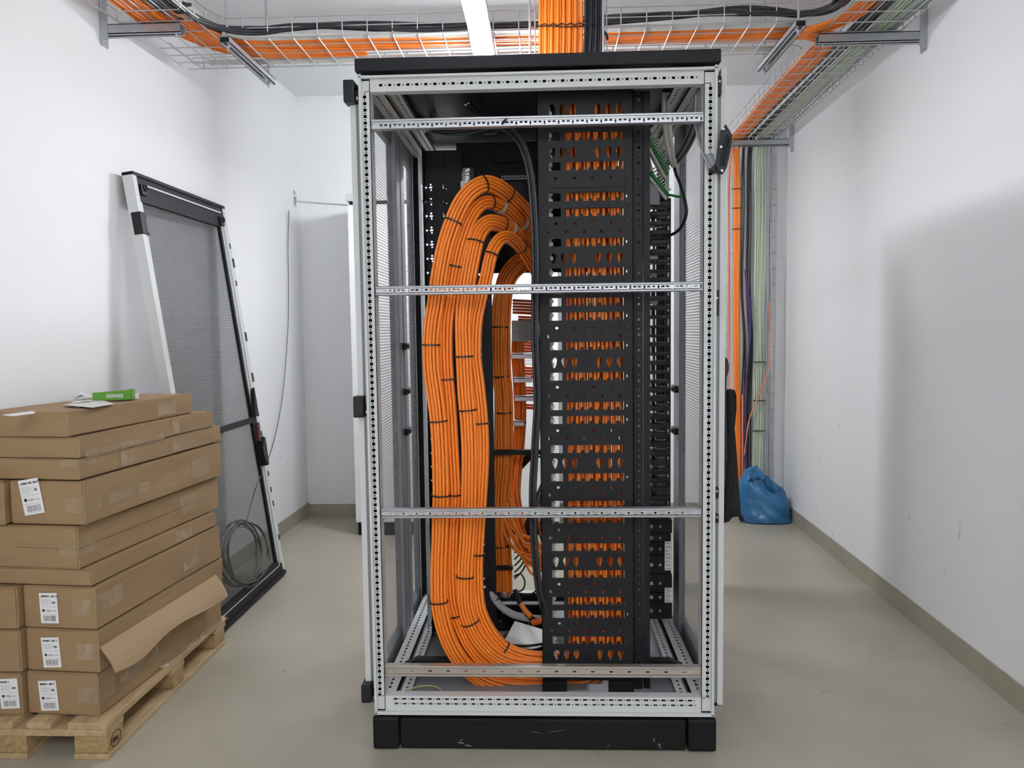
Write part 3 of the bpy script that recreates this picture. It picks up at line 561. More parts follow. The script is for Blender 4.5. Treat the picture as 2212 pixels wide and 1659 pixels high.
# straight orange cables behind the panel
t = thing('cable_bundle', (.15, .14, .1), 'straight vertical orange cables showing through the black panel cut-outs', 'cable bundle')
xx = xs0+.004; k = 0
while xx < xs1-.003:
    y = YP+.028+(.012 if k % 4 == 2 else .005*math.sin(k*1.7)); P = []; a0 = random.gauss(0, .002)
    for j in range(18):
        zz = 1.90-j*(1.90-.21)/17; P.append((xx+a0+.0035*math.sin(j*.7+k*2.1)+(random.gauss(0, .0012)), y, zz))
    bundle(t, P, [(0, 0)], .0047, 'orange' if k % 5 else 'orange2', n=7, k=3); xx += .0087; k += 1
for k in range(int((xs1-xs0)/.0118)+2):
    P = [(xs0-.001+k*.0118, YP+.066+.012*(k % 2), 1.9-j*.21) for j in range(9)]; bundle(t, P, [(0, 0)], .0055, 'orange2', n=6, k=2)
for y in (430, 655, 880, 1050):
    z = Zr(y)-.022; mb = MB(); mb.box(xs0, xs1, YP+.016, YP+.018, z-.002, z+.002); mb.box(xs0, xs1, YP+.095, YP+.097, z-.002, z+.002); mb.box(xs0-.002, xs0, YP+.016, YP+.097, z-.002, z+.002); mb.box(xs1, xs1+.002, YP+.016, YP+.097, z-.002, z+.002); mb.build('cable_tie', 'tie', t)
# black power cables: bow at the top, then straight down beside the panel
t = thing('power_cables', at(1156, 800, .07), 'three black power cables running down left edge of the black panel', 'cables')
C3 = [(1050, 272, .2), (1085, 272, .14), (1110, 288, .1), (1130, 318, .075), (1143, 360, .066), (1150, 410, .062), (1154, 470, .06), (1157, 560, .06), (1156, 640, .06), (1156, 720, .06), (1159, 800, .06), (1161, 870, .062), (1158, 930, .065), (1154, 1000, .068), (1151, 1060, .07), (1152, 1130, .072), (1156, 1200, .075), (1164, 1270, .08), (1178, 1330, .1), (1184, 1390, .12)]
P = [at(*p) for p in C3]; bundle(t, P, [(0, -.0078), (.004, .0005), (0, .0085)], .0046, 'cblack', n=8)
mb = MB(); p, q, s = at(1088, 263, .0), at(1072, 284, .05), at(1045, 290, .06); mb.tube([at(1096, 255, .0), p, q, at(1070, 289, .055), s], [.002, .0035, .0035, .003, .0028], 7); mb.build('cable_tie', 'tie', t)
t = thing('coiled_cables', at(980, 240, .4), 'loops of black cable coiled at the upper left inside the rack', 'cables')
for pts in ([(930, 275, .4), (945, 225, .38), (965, 198, .36), (985, 186, .34), (1005, 188, .32), (1030, 215, .28), (1055, 245, .22), (1075, 268, .17)], [(930, 225, .42), (950, 212, .4), (975, 208, .37), (1000, 222, .33), (1030, 240, .28), (1060, 262, .2), (1080, 275, .15)], [(930, 232, .42), (960, 214, .4), (990, 220, .36), (1020, 242, .3), (1050, 262, .22), (1070, 272, .18)], [(918, 272, .42), (935, 284, .4), (970, 291, .36), (1010, 288, .3), (1045, 281, .24), (1085, 274, .14)], [(922, 268, .42), (945, 282, .38), (985, 284, .34), (1030, 277, .26), (1075, 272, .16)], [(935, 270, .43), (930, 240, .43), (940, 205, .42), (965, 190, .4), (990, 195, .36), (1020, 230, .3), (1060, 268, .2)]):
    bundle(t, [at(*p) for p in pts], [(0, 0)], .0046, 'cblack')
mb = MB()
for px, py in ((1006, 227), (1012, 223)): q = at(px, py, .30); mb.bbox(q.x-.004, q.x+.004, q.y-.004, q.y+.002, q.z-.002, q.z+.002, .001)
mb.build('end_sleeve', 'paper', t)
# bottom: grey hose, black coil with papers, orange plug, earth wire
t = thing('grey_hose', at(1060, 1290, .5), 'thick grey cable hose curving along the bottom of the rack', 'hose')
bundle(t, [at(*p) for p in ((1040, 1235, .52), (1048, 1205, .5), (1053, 1240, .48), (1062, 1280, .46), (1080, 1308, .44), (1105, 1326, .42), (1135, 1334, .4), (1170, 1338, .36))], [(0, 0)], .0125, 'cgrey', n=12)
f = cr([at(*p) for p in ((1062, 1280, .46), (1080, 1308, .44))], 4); mb = MB(); mb.tube([f[2], f[2]+V((.002, 0, -.003))], .0138, 12); mb.build('cable_tie', 'tie', t)
t = thing('coiled_cable', at(1130, 1400, .5), 'black cable coiled on the rack floor under the white papers', 'cable')
c = at(1140, 1392, .42); mb = MB(); pts = []
for k in range(120):
    a = 2*PI*k/24; r = .082+.006*math.sin(k*.37); pts.append((c.x+r*1.0*math.cos(a), c.y+r*.95*math.sin(a), .127+.0013*k/6+.004*math.sin(a*1.3)))
mb.tube(cr(pts, 2), .0045, 7); mb.build('coil', 'cblack', t)
t = thing('paper_sheets', at(1130, 1380, .4), 'stack of white paper sheets lying on the black coil in the rack bottom', 'papers')
for k in range(3):
    cs = [at(1088+2*k, 1388+6*k, .36-.008*k), at(1166-2*k, 1408+5*k, .345-.008*k), at(1178-2*k, 1362+5*k, .46), at(1112+2*k, 1342+6*k, .475)]
    cs = [V((v.x, v.y, v.z-.003*k)) for v in cs]; mb = MB(); mb.prism(cs, (0, 0, .0012)); mb.build('sheet', 'paper', t)
t = thing('orange_plug', at(1150, 1340, .4), 'orange cable end with black sleeve beside the white papers', 'plug')
bundle(t, [at(*p) for p in ((1112, 1275, .45), (1122, 1300, .42), (1136, 1322, .38), (1152, 1340, .35))], [(0, 0)], .009, 'blackg', n=10, name='sleeve')
bundle(t, [at(*p) for p in ((1126, 1306, .405), (1134, 1318, .38), (1148, 1333, .35))], [(0, 0)], .0085, 'orange', n=10, name='band')
bundle(t, [at(*p) for p in ((1150, 1345, .34), (1162, 1343, .335), (1176, 1338, .33))], [(0, 0)], .0105, 'orange2', n=10, name='plug_body')
mb = MB(); mb.tube(cr([at(*p) for p in ((866, 1510, .04), (875, 1496, .05), (900, 1484, .06), (928, 1481, .07), (948, 1487, .07), (954, 1500, .06), (951, 1512, .045))], 6), .0018, 7)
tag(mb.build('earth_wire', 'yg', None, at(910, 1490, .06)), 'yellow-green earth wire looping over the rack bottom plate', 'wire')
# black cables tangled at the lower right of the loops
t = thing('tangled_cables', at(1140, 1060, .6), 'tangle of thin black cables behind the power cables, lower middle', 'cables')
for k in range(9):
    a = k/8; bundle(t, [at(1112, 1030-46*a+14*(k % 2), .7), at(1128, 1012-30*a, .66), at(1150, 990-10*a, .6), at(1170+10*a, 985+10*a, .55)], [(0, 0)], .003, 'cblack', n=6)
for k in range(6):
    a = k/5; bundle(t, [at(1112, 1180+70*a, .6), at(1125+10*a, 1160+60*a, .55), at(1146, 1100+40*a, .5), at(1172, 1040+50*a, .42)], [(0, 0)], .003, 'cblack', n=6)
bundle(t, [at(*p) for p in ((1110, 1245, .6), (1125, 1240, .58), (1134, 1258, .56), (1128, 1275, .56), (1112, 1278, .57), (1145, 1284, .5), (1165, 1268, .4))], [(0, 0)], .003, 'cblack', n=6)
for k in range(7):
    a = k/6; bundle(t, [at(1172, 1045+10*a, .45), at(1166+3*k, 1090, .42), at(1160+4*k, 1130, .4), at(1174, 1180+8*a, .36)], [(0, 0)], .0028, 'orange2' if k % 2 else 'cblack', n=6)
# ---- right bay: connector strips, finger organiser, devices
t = thing('device_stack', at(1430, 1200, .5), 'stack of black rack devices at lower right with white stickers', 'devices')
xa, xb = at(1398, 1200, .45).x, at(1452, 1200, .45).x
zs = [at(1430, y, .45).z for y in (1122, 1152, 1172, 1200, 1240, 1280, 1300, 1338)]
for i in range(len(zs)-1):
    mb = MB(); mb.box(xa, xb-(.004 if i % 2 else 0), .45, .8, zs[i+1]+.0012, zs[i]-.0012, bev=.0015); o = mb.build('device', 'black', t)
    mb = MB(); mb.box(xa+.006, xa+.020, .448, .45, (zs[i]+zs[i+1])/2-.006, (zs[i]+zs[i+1])/2+.006, bev=.0008); mb.box(xa+.04, xa+.048, .448, .45, (zs[i]+zs[i+1])/2-.004, (zs[i]+zs[i+1])/2+.004); mb.build('port', 'cgrey' if i in (3, 4, 5) else 'rackd', o)
for y0, y1 in ((1170, 1232), (1270, 1302)):
    p, q = at(1436, y0, .444), at(1452, y1, .444); mb = MB(); mb.box(p.x, q.x, .444, .446, q.z, p.z)
    for j in range(8): zz = q.z+(p.z-q.z)*(j+.5)/8; mb.box(p.x+.003, q.x-.004-.004*(j % 3), .4436, .444, zz-.0018, zz+.0012, 1)
    mb.build('sticker', ['paper', 'inkg'], t)
t = thing('cable_organiser', at(1425, 800, .5), 'black finger cable organiser right of the panel with white gaps', 'organiser')
xa, xb = at(1399, 760, .5).x, at(1449, 760, .5).x; mb = MB()
zA, zB = at(1425, 428, .5).z, at(1425, 1110, .5).z
mb.box(xa-.03, xa+.004, .5, .504, zB, zA); mb.build('back_strip', 'black', t)
mb = MB(); hs = []; z = zB+.02; x1 = at(1437, 760, .5).x
while z < zA-.02: hs.append(rect(x1+.007, x1+.0125, z, z+random.uniform(.012, .03))); z += .052
mb.plate((0, .5, 0), (1, 0, 0), (0, 0, 1), rect(x1, xb, zB, zA), hs, (0, .002, 0)); mb.build('slotted_strip', 'black', t)
z = zB; k = 0
while z < zA-.008:
    hh = random.choice((.009, .012, .014)) if z > 1.0 else .016; mb = MB(); mb.box(xa, x1+.002, .42, .50, z, z+hh, bev=.002)
    mb.box(xa+.012+.006*(k % 2), xa+.024, .49, .52, z+hh, z+.036); mb.box(xa+.028, xa+.030, .48, .5, z+hh, z+.036)
    mb.build('finger', 'blackg', t); z += .0305; k += 1
for (y, dx) in ((485, 8), (560, 0), (590, -2), (650, 0)):
    p = at(1404+dx, y, .46); mb = MB(); mb.box(p.x, p.x+.026, .46, .462, p.z-.012, p.z+.012); mb.build('label_flag', 'cwhite', t)
bk = MB(); p, q = at(1398, 345, .4), at(1440, 442, .4)
cs = [((1398, 283), (1440, 366)), ((1398, 300), (1438, 375)), ((1402, 370), (1440, 420))]
for i, (a, b) in enumerate(cs):
    A, B = at(*a, .34), at(*b, .42); lab = ('uppermost', 'middle', 'lowest')[i]
    t = thing('connector_strip', (A+B)/2, lab+' green and white connector strip slanting at upper right in the rack', 'connector', 'connector strips in the rack')
    mb = MB(); mb.bar(A, B, .03, .009, up=(1, 0, .8)); mb.build('body', 'pgreen', t)
    mb = MB(); off = V((-.008, 0, -.009)); mb.bar(A+off, B+off, .03, .007, up=(1, 0, .8)); mb.build('carrier', 'cwhite', t)
    nrm = V((.012, -.004, .010))
    for k in range(14 if i < 2 else 10):
        p = A.lerp(B, (k+.5)/(14 if i < 2 else 10)); mb = MB(); mb.bar(p+nrm*.3-V((0, .012, 0)), p+nrm*1.15-V((0, .012, 0)), .0055, .0042); mb.build('terminal', 'pwhite', t)
    mb = MB()
    for k in range(14): p = A.lerp(B, (k+.5)/14)+V((0, -.0165, 0)); mb.bbox(p.x-.0012, p.x+.0012, p.y-.001, p.y+.001, p.z-.0012, p.z+.0012, .0003)
    mb.build('screw_row', 'pwhite', t)
A, B = at(1440, 420, .42), at(1472, 426, .36); mb = MB(); mb.bar(A, B, .012, .007); tag(mb.build('green_lever', 'pgreen', None, A), 'green plastic lever sticking out below the lowest connector strip', 'lever')
mb = MB(); mb.prism([at(1398, 316, .36), at(1398, 442, .36), at(1425, 442, .36), at(1425, 424, .36)], (0, .003, 0)); tag(mb.build('mounting_plate', 'rackd', None, at(1400, 430, .36)), 'dark grey triangular plate behind the connector strips', 'plate')
t = thing('white_cables', at(1440, 300, .28), 'two thick white cables dropping from the roof gland at upper right', 'cables')
for dx in (0, 10): bundle(t, [at(1437+dx*.6, 186, .25), at(1434+dx, 208, .245), at(1434+dx, 250, .25), at(1439+dx, 300, .27), at(1446+dx*.8, 335, .31), at(1454+dx*.4, 358, .36)], [(0, 0)], .0072, 'cwhite', n=10)
p = at(1440, 190, .25); mb = MB(); mb.tube([(p.x, .25, p.z+.03), (p.x, .25, p.z+.005), (p.x, .25, p.z-.008)], [.022, .020, .014], 14); mb.build('gland', 'blackg', t)
t = thing('hanging_cable', at(1475, 430, .36), 'black cable hanging in a bow beside the right mesh door', 'cable')
bundle(t, [at(*p) for p in ((1456, 357, .38), (1460, 375, .36), (1470, 400, .34), (1481, 440, .33), (1482, 465, .33), (1472, 490, .36), (1455, 505, .40), (1430, 513, .42), (1400, 515, .43))], [(0, 0)], .005, 'cblack')
for i, pts in enumerate(([(1512, 205, .12), (1508, 240, .12), (1500, 275, .15), (1485, 310, .22), (1470, 335, .3), (1452, 355, .37)], [(1514, 205, .06), (1512, 260, .05), (1518, 300, .03), (1530, 335, .0), (1545, 362, -.02)])):
    t = thing('ribbon_cable', at(*pts[2]), ('dark braided flat cable running to the white cables, upper right', 'grey ribbon of flat cables running out to the black cable guide')[i], 'cable')
    P = [at(*p) for p in pts]; bundle(t, P, [(0, (k-2.5)*.0052) for k in range(6)], .0026, 'cgrey' if i else 'rackd', A=(0, 1, 0), n=6, name='strand', alt='cblack' if not i else 'rackd')
t = thing('cable_guide', at(1562, 325, -.04), 'black ribbed cable guide plate sticking out at upper right corner of the rack', 'guide')
g = [(1568, 268), (1582, 292), (1580, 318), (1570, 362), (1562, 375), (1553, 373), (1547, 358), (1552, 316), (1557, 282)]
mb = MB(); mb.prism([at(*p, -.04) for p in g], (0, .012, 0)); 
for k in range(3): mb.tube([at(1571+4*k-2, 290+4*k, -.04), at(1564+4*k-2, 330, -.043), at(1557+4*k, 358, -.04)], .003, 6)
mb.build('ribbed_plate', 'blackg', t)
mb = MB(); mb.prism([at(*p, -.03) for p in ((1534, 364), (1551, 348), (1555, 372), (1545, 372))], (0, .03, 0)); mb.build('foot', 'blackg', t)
for p in ((1562, 279), (1557, 318), (1559, 369)): q = at(*p, -.042); mb = MB(); mb.cyl((q.x, -.046, q.z), (q.x, -.040, q.z), .0035, 10); mb.build('bolt', 'zinc', t)
# ---------------------------------------------------------------- overhead wire trays
ZB_, HT = 2.335, .075
def wiretray(name, label, mbs, parts=('basket',)):
    t = thing(name, mbs[1], label, 'cable tray'); mbs[0].build('wire_basket', 'wire', t); return t
SX = lambda y: SK*(y-.9)           # the room, and the wall trays with it, stand slightly skewed
r_ = .0024
mb = MB(); x0, x1, ya, yb = -1.50, 1.02, .872, 1.20
for y in (ya, ya+.082, ya+.164, ya+.246, yb): mb.cyl((x0 if y > ya else -1.235, y, ZB_), (x1 if y > ya+.1 else .98, y, ZB_), r_, 6)
for h in (.036, HT): mb.cyl((-1.20, ya, ZB_+h), (.96, ya, ZB_+h), r_, 6); mb.cyl((x0+.02, yb, ZB_+h*.62), (1.0, yb, ZB_+h*.62), r_, 6)
x = -1.13
while x < .98: mb.tube([(x, ya-.003, ZB_+HT), (x, ya-.003, ZB_+.012), (x, ya+.006, ZB_-.003), (x, yb-.004, ZB_-.003), (x, yb+.003, ZB_+.006), (x, yb+.003, ZB_+HT*.62)], r_, 6); x += .0965
for x in (-1.43, -1.33, -1.23): mb.tube([(x, ya+.02, ZB_-.003), (x, yb, ZB_-.003), (x, yb+.003, ZB_+HT*.62)], r_, 6)
wiretray('cable_tray', 'wire basket tray crossing the room under the ceiling above the rack', (mb, (0, 1.03, ZB_)))
mb = MB()
XA = lambda y: -1.513+SX(y)
XC = lambda y: -1.235+SX(y)
for k in range(5): xo = .278*k/4; mb.cyl((XA(-2.6)+xo, -2.6, ZB_), (XA(1.16)+xo, 1.16 if k < 4 else .86, ZB_), r_, 6)
for h in (.036, HT): mb.cyl((XA(-2.6), -2.6, ZB_+h), (XA(.9), .9, ZB_+h), r_, 6); mb.tube([(XC(-2.6), -2.6, ZB_+h), (XC(.7), .70, ZB_+h)]+[(XC(.7)+.075*(1-math.cos(q*PI/12)), .70+.172*math.sin(q*PI/12), ZB_+h) for q in range(1, 7)], r_, 6)
y = -2.5
while y < .86: mb.tube([(XC(y)+.003, y, ZB_+HT), (XC(y)+.003, y, ZB_+.01), (XC(y)-.006, y, ZB_-.003), (XA(y)+.004, y, ZB_-.003), (XA(y)-.003, y, ZB_+.006), (XA(y)-.003, y, ZB_+HT*.6)], r_, 6); y += .0965
mb.tube([(XC(.8)+.025, .84, ZB_+HT), (XC(.8)+.025, .84, ZB_)], r_, 6)
wiretray('cable_tray', 'wire basket tray along the left wall under the ceiling', (mb, (-1.38, 0, ZB_)))
mb = MB(); YR = 2.70
XI = lambda y: 1.108+SX(y)
XO = lambda y: 1.405+SX(y)
for k in range(6): f = k/5; mb.tube([(XI(-2.6)+.297*f, -2.6, ZB_), (XI(YR)+.297*f, YR, ZB_)], r_, 6)
for h in (.036, HT):
    mb.cyl((XI(1.25), 1.25, ZB_+h), (XI(YR-.06), YR-.06, ZB_+h), r_, 6); mb.cyl((XI(-2.6), -2.6, ZB_+h), (XI(.80), .80, ZB_+h), r_, 6); mb.cyl((XO(-2.6), -2.6, ZB_+h*.6), (XO(YR), YR, ZB_+h*.6), r_, 6)
    mb.tube([(XI(.78), .78, ZB_+h)]+[(XI(.8)-.08*(1-math.cos(q*PI/12)), .79+.09*math.sin(q*PI/12), ZB_+h) for q in range(1, 7)], r_, 6)
    mb.tube([(XI(1.28)-.06*(1-math.sin(q*PI/12)), 1.28-.07*math.cos(q*PI/12)+.0, ZB_+h) for q in range(0, 7)], r_, 6)
y = -2.5
while y < YR:
    if y < .72 or y > 1.27: a = [(XI(y)-.003, y, ZB_+HT), (XI(y)-.003, y, ZB_+.014), (XI(y)+.008, y, ZB_-.003)]
    else: a = [(XI(y)-.0, y, ZB_-.003)]
    mb.tube(a+[(XO(y)-.004, y, ZB_-.003), (XO(y)+.003, y, ZB_+.006), (XO(y)+.003, y, ZB_+HT*.6)], r_, 6); y += .0965
wiretray('cable_tray', 'wire basket tray along the right wall running to the back corner', (mb, (1.25, 1, ZB_)))
mb = MB(); yv = 2.722; xa, xb = 1.165, 1.455
for k in range(6): mb.tube([(xa+(xb-xa)*k/5, YR-.02, ZB_), (xa+(xb-xa)*k/5, yv, ZB_-.05), (xa+(xb-xa)*k/5, yv, .12)], r_*.8, 6)
for h in (.03, .06): mb.cyl((xb+.002, yv+.005-h+.06, ZB_-.1), (xb+.002, yv+.005-h+.06, .12), r_*.8, 6); mb.cyl((xa-.002, yv-.0+.065-h, ZB_-.1), (xa-.002, yv+.065-h, .12), r_*.8, 6)
z = .2
while z < ZB_-.06: mb.tube([(xa-.003, yv+.06, z), (xa-.003, yv-.003, z), (xb+.003, yv-.003, z), (xb+.003, yv+.06, z)], r_*.7, 6); z += .097
wiretray('cable_tray', 'wire basket tray standing upright in the back right corner', (mb, (1.3, yv, 0)))
# ladder basket above the rack, with its cables dropping through the roof
t = thing('cable_riser', (.09, .56, 1.94), 'narrow upright wire ladder around the cables entering the rack roof', 'cable tray')
mb = MB()
for x, y in ((-.022, .51), (-.005, .53), (-.022, .585), (.222, .51), (.235, .53), (.222, .585)): mb.cyl((x, y, 1.97), (x, y, ZC), .004 if y < .52 else .0026, 7)
z = 2.0
while z < ZC: mb.tube([(-.022, .585, z), (-.022, .505, z), (-.005, .53, z+.006)], .0018, 5); mb.tube([(.222, .505, z), (.222, .585, z), (.235, .53, z+.006)], .0018, 5); mb.cyl((-.022, .588, z), (.222, .588, z), .0022, 5); z += .052
mb.build('wire_frame', 'wire', t)
mb = MB()
for dz in (0, .03): mb.box(-.028, .002, .49, .54, 1.945+dz, 1.968+dz, bev=.004)
mb.build('clamp', 'pwhite', t)
t = thing('cable_bundle', (.08, .53, 1.94), 'bright orange cables dropping through the rack roof from above', 'cable bundle')
for i in range(15):
    x = .012+.0099*i; yy = .525-.010*math.sin(PI*i/14)+(.006 if i % 2 else 0)
    if i < 6 or i % 2: bundle(t, [(x-.016+.001*i, yy-.01, 1.90), (x-.013+.0008*i, yy-.01, 1.96), (x-.004, yy, 2.06), (x+random.gauss(0, .001), yy, 2.2), (x+random.gauss(0, .002), yy, 2.4), (x, yy, ZC)], [(0, 0)], .0056, 'orange', n=9)
    else: bundle(t, [(x-.010, yy, 1.90), (x-.006, yy, 2.06), (x, yy, 2.2), (x, yy, ZC)], [(0, 0)], .0054, 'orange', n=9)
for i in range(12): x = .02+.0105*i; bundle(t, [(x-.01, .545, 1.9), (x, .548, 2.1), (x, .548, ZC)], [(0, 0)], .0055, 'orange', n=7)
z = at(1230, 52, .51).z
mb = MB(); mb.tube(cr([(.004, .515, z+.004)]+[(.012+.0145*i, .509, z+(.003 if i % 2 else -.004)) for i in range(10)]+[(.158, .52, z)], 3), .0019, 6); mb.tube([(.004, .515, z-.002), (.05, .508, z-.006), (.1, .508, z-.010), (.15, .51, z-.008), (.16, .52, z-.002)], .0017, 6); mb.build('lacing_cord', 'tie', t)
t = thing('cable_bundle', (.185, .53, 1.94), 'black cables dropping through the rack roof beside the orange ones', 'cable bundle')
for i in range(7): x = .163+.0088*i; yy = .522+(.006 if i % 2 else 0); bundle(t, [(x-.016, yy, 1.9), (x-.010, yy, 2.03), (x+.001, yy, 2.2), (x+.002, yy, 2.4), (x, yy, ZC)], [(0, 0)], .0050, 'cblack', n=8)
mb = MB(); mb.tube([(.158, .517, z+.006), (.175, .513, z-.004), (.19, .513, z+.003), (.205, .514, z-.002), (.222, .52, z)], .002, 6); mb.build('lacing_cord', 'tie', t)
mb = MB(); p = at(1308, 75, .51); mb.prism([(p.x-.008, .51, p.z+.02), (p.x+.006, .51, p.z+.004), (p.x+.011, .51, p.z-.012), (p.x+.004, .51, p.z-.018)], (0, .006, 0)); tag(mb.build('fabric_tag', 'cloth', None, p), 'black fabric strap end on the right rail of the wire ladder', 'strap')
# cables lying in the trays
def run(label, cat, P, offs, r, m, k=6, A=(0, 0, 1), jit=.002, wob=.002, group=None, name='cable_run', scale=None):
    t = thing(name, P[len(P)//2], label, cat, group); bundle(t, P, offs, r, m, A=A, k=k, jit=jit, wob=wob, scale=scale); return t
zc = ZB_+.006
run('orange cable run along the middle of the cross tray, turning to the back right', 'cables', [(-1.33, .62, zc), (-1.31, .78, zc), (-1.22, .92, zc), (-1.05, .975, zc), (-.6, .985, zc), (0, .995, zc), (.6, .99, zc), (.88, .993, zc), (1.02, 1.0, zc), (1.08, 1.012, zc), (1.128, 1.042, zc), (1.158, 1.086, zc), (1.17, 1.14, zc), (1.172, 1.30, zc), (1.177, 1.7, zc), (1.195, 2.3, zc), (1.208, 2.62, zc), (1.209, 2.685, zc-.01), (1.209, 2.715, zc-.06), (1.212, 2.712, 2.1), (1.215, 2.712, 1.6), (1.222, 2.712, 1.0), (1.23, 2.712, .5), (1.23, 2.712, .12)],
    [(.002*(i % 2)+.0088*(i//11), -.064+.0124*(i % 11)+.004*(i//11)) for i in range(22)], .0047, 'orange', wob=.0016, jit=.0012, scale=lambda f: 1 if f < .30 else max(.70, 1-(f-.30)*4) if f < .70 else max(.24, .70-(f-.70)*5))
run('orange cables splaying from the cross tray corner towards the left wall', 'cables', [(-1.40, -2.6, zc), (-1.39, .2, zc), (-1.385, .62, zc), (-1.35, .85, zc), (-1.25, 1.03, zc), (-1.13, 1.085, zc), (-1.0, 1.09, zc), (-.7, 1.085, zc)], [(.003*(i % 3), -.028+.0105*i) for i in range(6)], .0046, 'orange')
run('orange cables in the left wall tray next to the wall', 'cables', [(-1.455, -2.6, zc), (-1.43, -.5, zc), (-1.41, .3, zc), (-1.405, .62, zc), (-1.39, .72, zc-.002)], [(.004*(i % 2)+.01*(i // 9), -.045+.0108*(i % 9)) for i in range(13)], .0054, 'orange')
run('black and dark cables on the inner side of the left wall tray', 'cables', [(-1.345, -2.6, zc), (-1.31, -.5, zc), (-1.298, .3, zc), (-1.29, .60, zc), (-1.275, .70, zc)], [(.004*(i % 2), -.04+.0125*i) for i in range(7)], .0046, 'cblack')
run('light grey cables between the dark ones in the left wall tray', 'cables', [(-1.335, -2.6, zc+.006), (-1.30, -.5, zc+.006), (-1.285, .3, zc+.006), (-1.275, .60, zc+.006), (-1.26, .70, zc)], [(.002*(i % 2), -.035+.0125*i) for i in range(6)], .0042, 'cwhite')
run('thick black cables running wavily along the near edge of the cross tray', 'cables', [(-1.28, -2.6, zc+.02), (-1.265, .3, zc+.01), (-1.25, .62, zc+.0), (-1.225, .74, zc-.002), (-1.17, .835, zc), (-1.06, .88, zc+.012), (-.9, .885, zc+.026), (-.7, .885, zc+.022), (-.45, .885, zc+.010), (-.2, .89, zc+.01), (.1, .89, zc+.012), (.4, .89, zc+.024), (.55, .89, zc+.03), (.72, .885, zc+.036), (.87, .88, zc+.03), (.98, .875, zc+.016), (1.06, .83, zc+.01), (1.10, .74, zc+.02), (1.105, .5, zc+.02), (1.06, -2.6, zc+.02)], [(.012*(i % 2)+.003, -.014+.0085*i) for i in range(6)], .0062, 'cblack', jit=.003, wob=.004)
run('pale grey tubes between the black and orange cables of the cross tray', 'cables', [(-1.20, .84, zc-.001), (-1.08, .885, zc-.001), (-.9, .892, zc), (0, .90, zc), (.9, .905, zc), (1.0, .90, zc)], [(0, -.014+.0155*i) for i in range(3)], .0068, 'cwhite', jit=.001, wob=.001)
run('pale grey tubes along the far edge of the cross tray', 'cables', [(-1.38, 1.15, zc), (-1, 1.155, zc), (0, 1.16, zc), (.9, 1.165, zc), (1.0, 1.16, zc)], [(0, -.022+.0165*i) for i in range(3)], .0075, 'cwhite', jit=.001, wob=.001)
run('orange cables in the right wall tray coming from the viewer side', 'cables', [(1.13, -2.6, zc), (1.165, -.5, zc), (1.178, .3, zc), (1.175, .7, zc), (1.155, .82, zc), (1.10, .93, zc), (.99, 1.0, zc), (.8, 1.02, zc)], [(.004*(i % 2)+.009*(i//8), -.045+.0105*(i % 8)) for i in range(13)], .0050, 'orange')
def down(x0, x1, xd, yo=0., zz=0.): return [(x0-.06, -2.6, zc+zz), (x0, .3, zc+zz), (x0+.008, 1.0, zc+zz), ((x0+x1)/2, 1.8, zc+zz), (x1, 2.55, zc+zz), (x1, 2.66, zc+zz-.004), (x1+.002, 2.705, zc-.03), (xd, 2.712+yo, zc-.12), (xd, 2.712+yo, 1.9)]
run('black cables in the right wall tray bending down the back corner', 'cables', down(1.235, 1.277, 1.275)+[(1.272, 2.712, 1.45), (1.29, 2.70, 1.1), (1.285, 2.71, .7), (1.285, 2.71, .12)], [(.004*(i % 2), -.024+.0115*i+(.010 if i > 2 else 0)) for i in range(5)], .0054, 'cblack', jit=.001, wob=.002)
t = run('pale green cables in the right wall tray running down the back corner', 'cables', down(1.32, 1.362, 1.355, 0, .004)+[(1.352, 2.712, 1.5), (1.356, 2.712, 1.1), (1.357, 2.712, .7), (1.35, 2.712, .25)], [(.009*(i // 7), -.033+.0108*(i % 7)+.004*(i//7)) for i in range(14)], .0050, 'cgreen', jit=.0022, wob=.003, scale=lambda f: 1 if f < .5 else .86)
for zz in (.98, .74, .55): mb = MB(); mb.box(1.318, 1.392, 2.690, 2.698, zz-.003, zz+.003); mb.build('cable_tie', 'tie', t)
run('grey and white cables beside the right wall in the corner tray', 'cables', down(1.372, 1.415, 1.418, .01, .004)+[(1.42, 2.715, 1.5), (1.405, 2.715, 1.1), (1.42, 2.715, .7), (1.43, 2.715, .25)], [(.005*(i % 2), -.014+.0125*i) for i in range(4)], .0042, 'cgrey', jit=.003, wob=.004)
run('dark purple cable crossing the corner tray above the blue bag', 'cables', [(1.262, 2.69, 1.55), (1.29, 2.685, 1.25), (1.28, 2.685, 1.0), (1.262, 2.685, .75), (1.268, 2.69, .45), (1.28, 2.69, .2)], [(0, 0), (.004, .009), (.002, -.009)], .005, 'cpurple', jit=.001)
run('salmon pink thin cable crossing diagonally in the corner tray', 'cables', [(1.405, 2.685, 1.35), (1.412, 2.68, 1.1), (1.405, 2.68, .95), (1.36, 2.68, .80), (1.29, 2.68, .62), (1.26, 2.68, .4)], [(0, 0), (0, .008)], .0032, 'cpink', jit=.001)
run('pale pink thin cable at left edge of the corner tray', 'cables', [(1.178, 2.70, zc-.05), (1.168, 2.712, 2.1), (1.168, 2.712, 1.6), (1.172, 2.712, 1.0), (1.18, 2.712, .4)], [(0, 0), (0, .010)], .0034, 'cpink', jit=.001)
run('tan and brown cables low in the corner tray left of the purple one', 'cables', [(1.25, 2.70, .78), (1.252, 2.70, .55), (1.255, 2.70, .3), (1.255, 2.70, .1)], [(.003*(i % 2), -.02+.01*i) for i in range(5)], .0045, 'cpink', jit=.002)
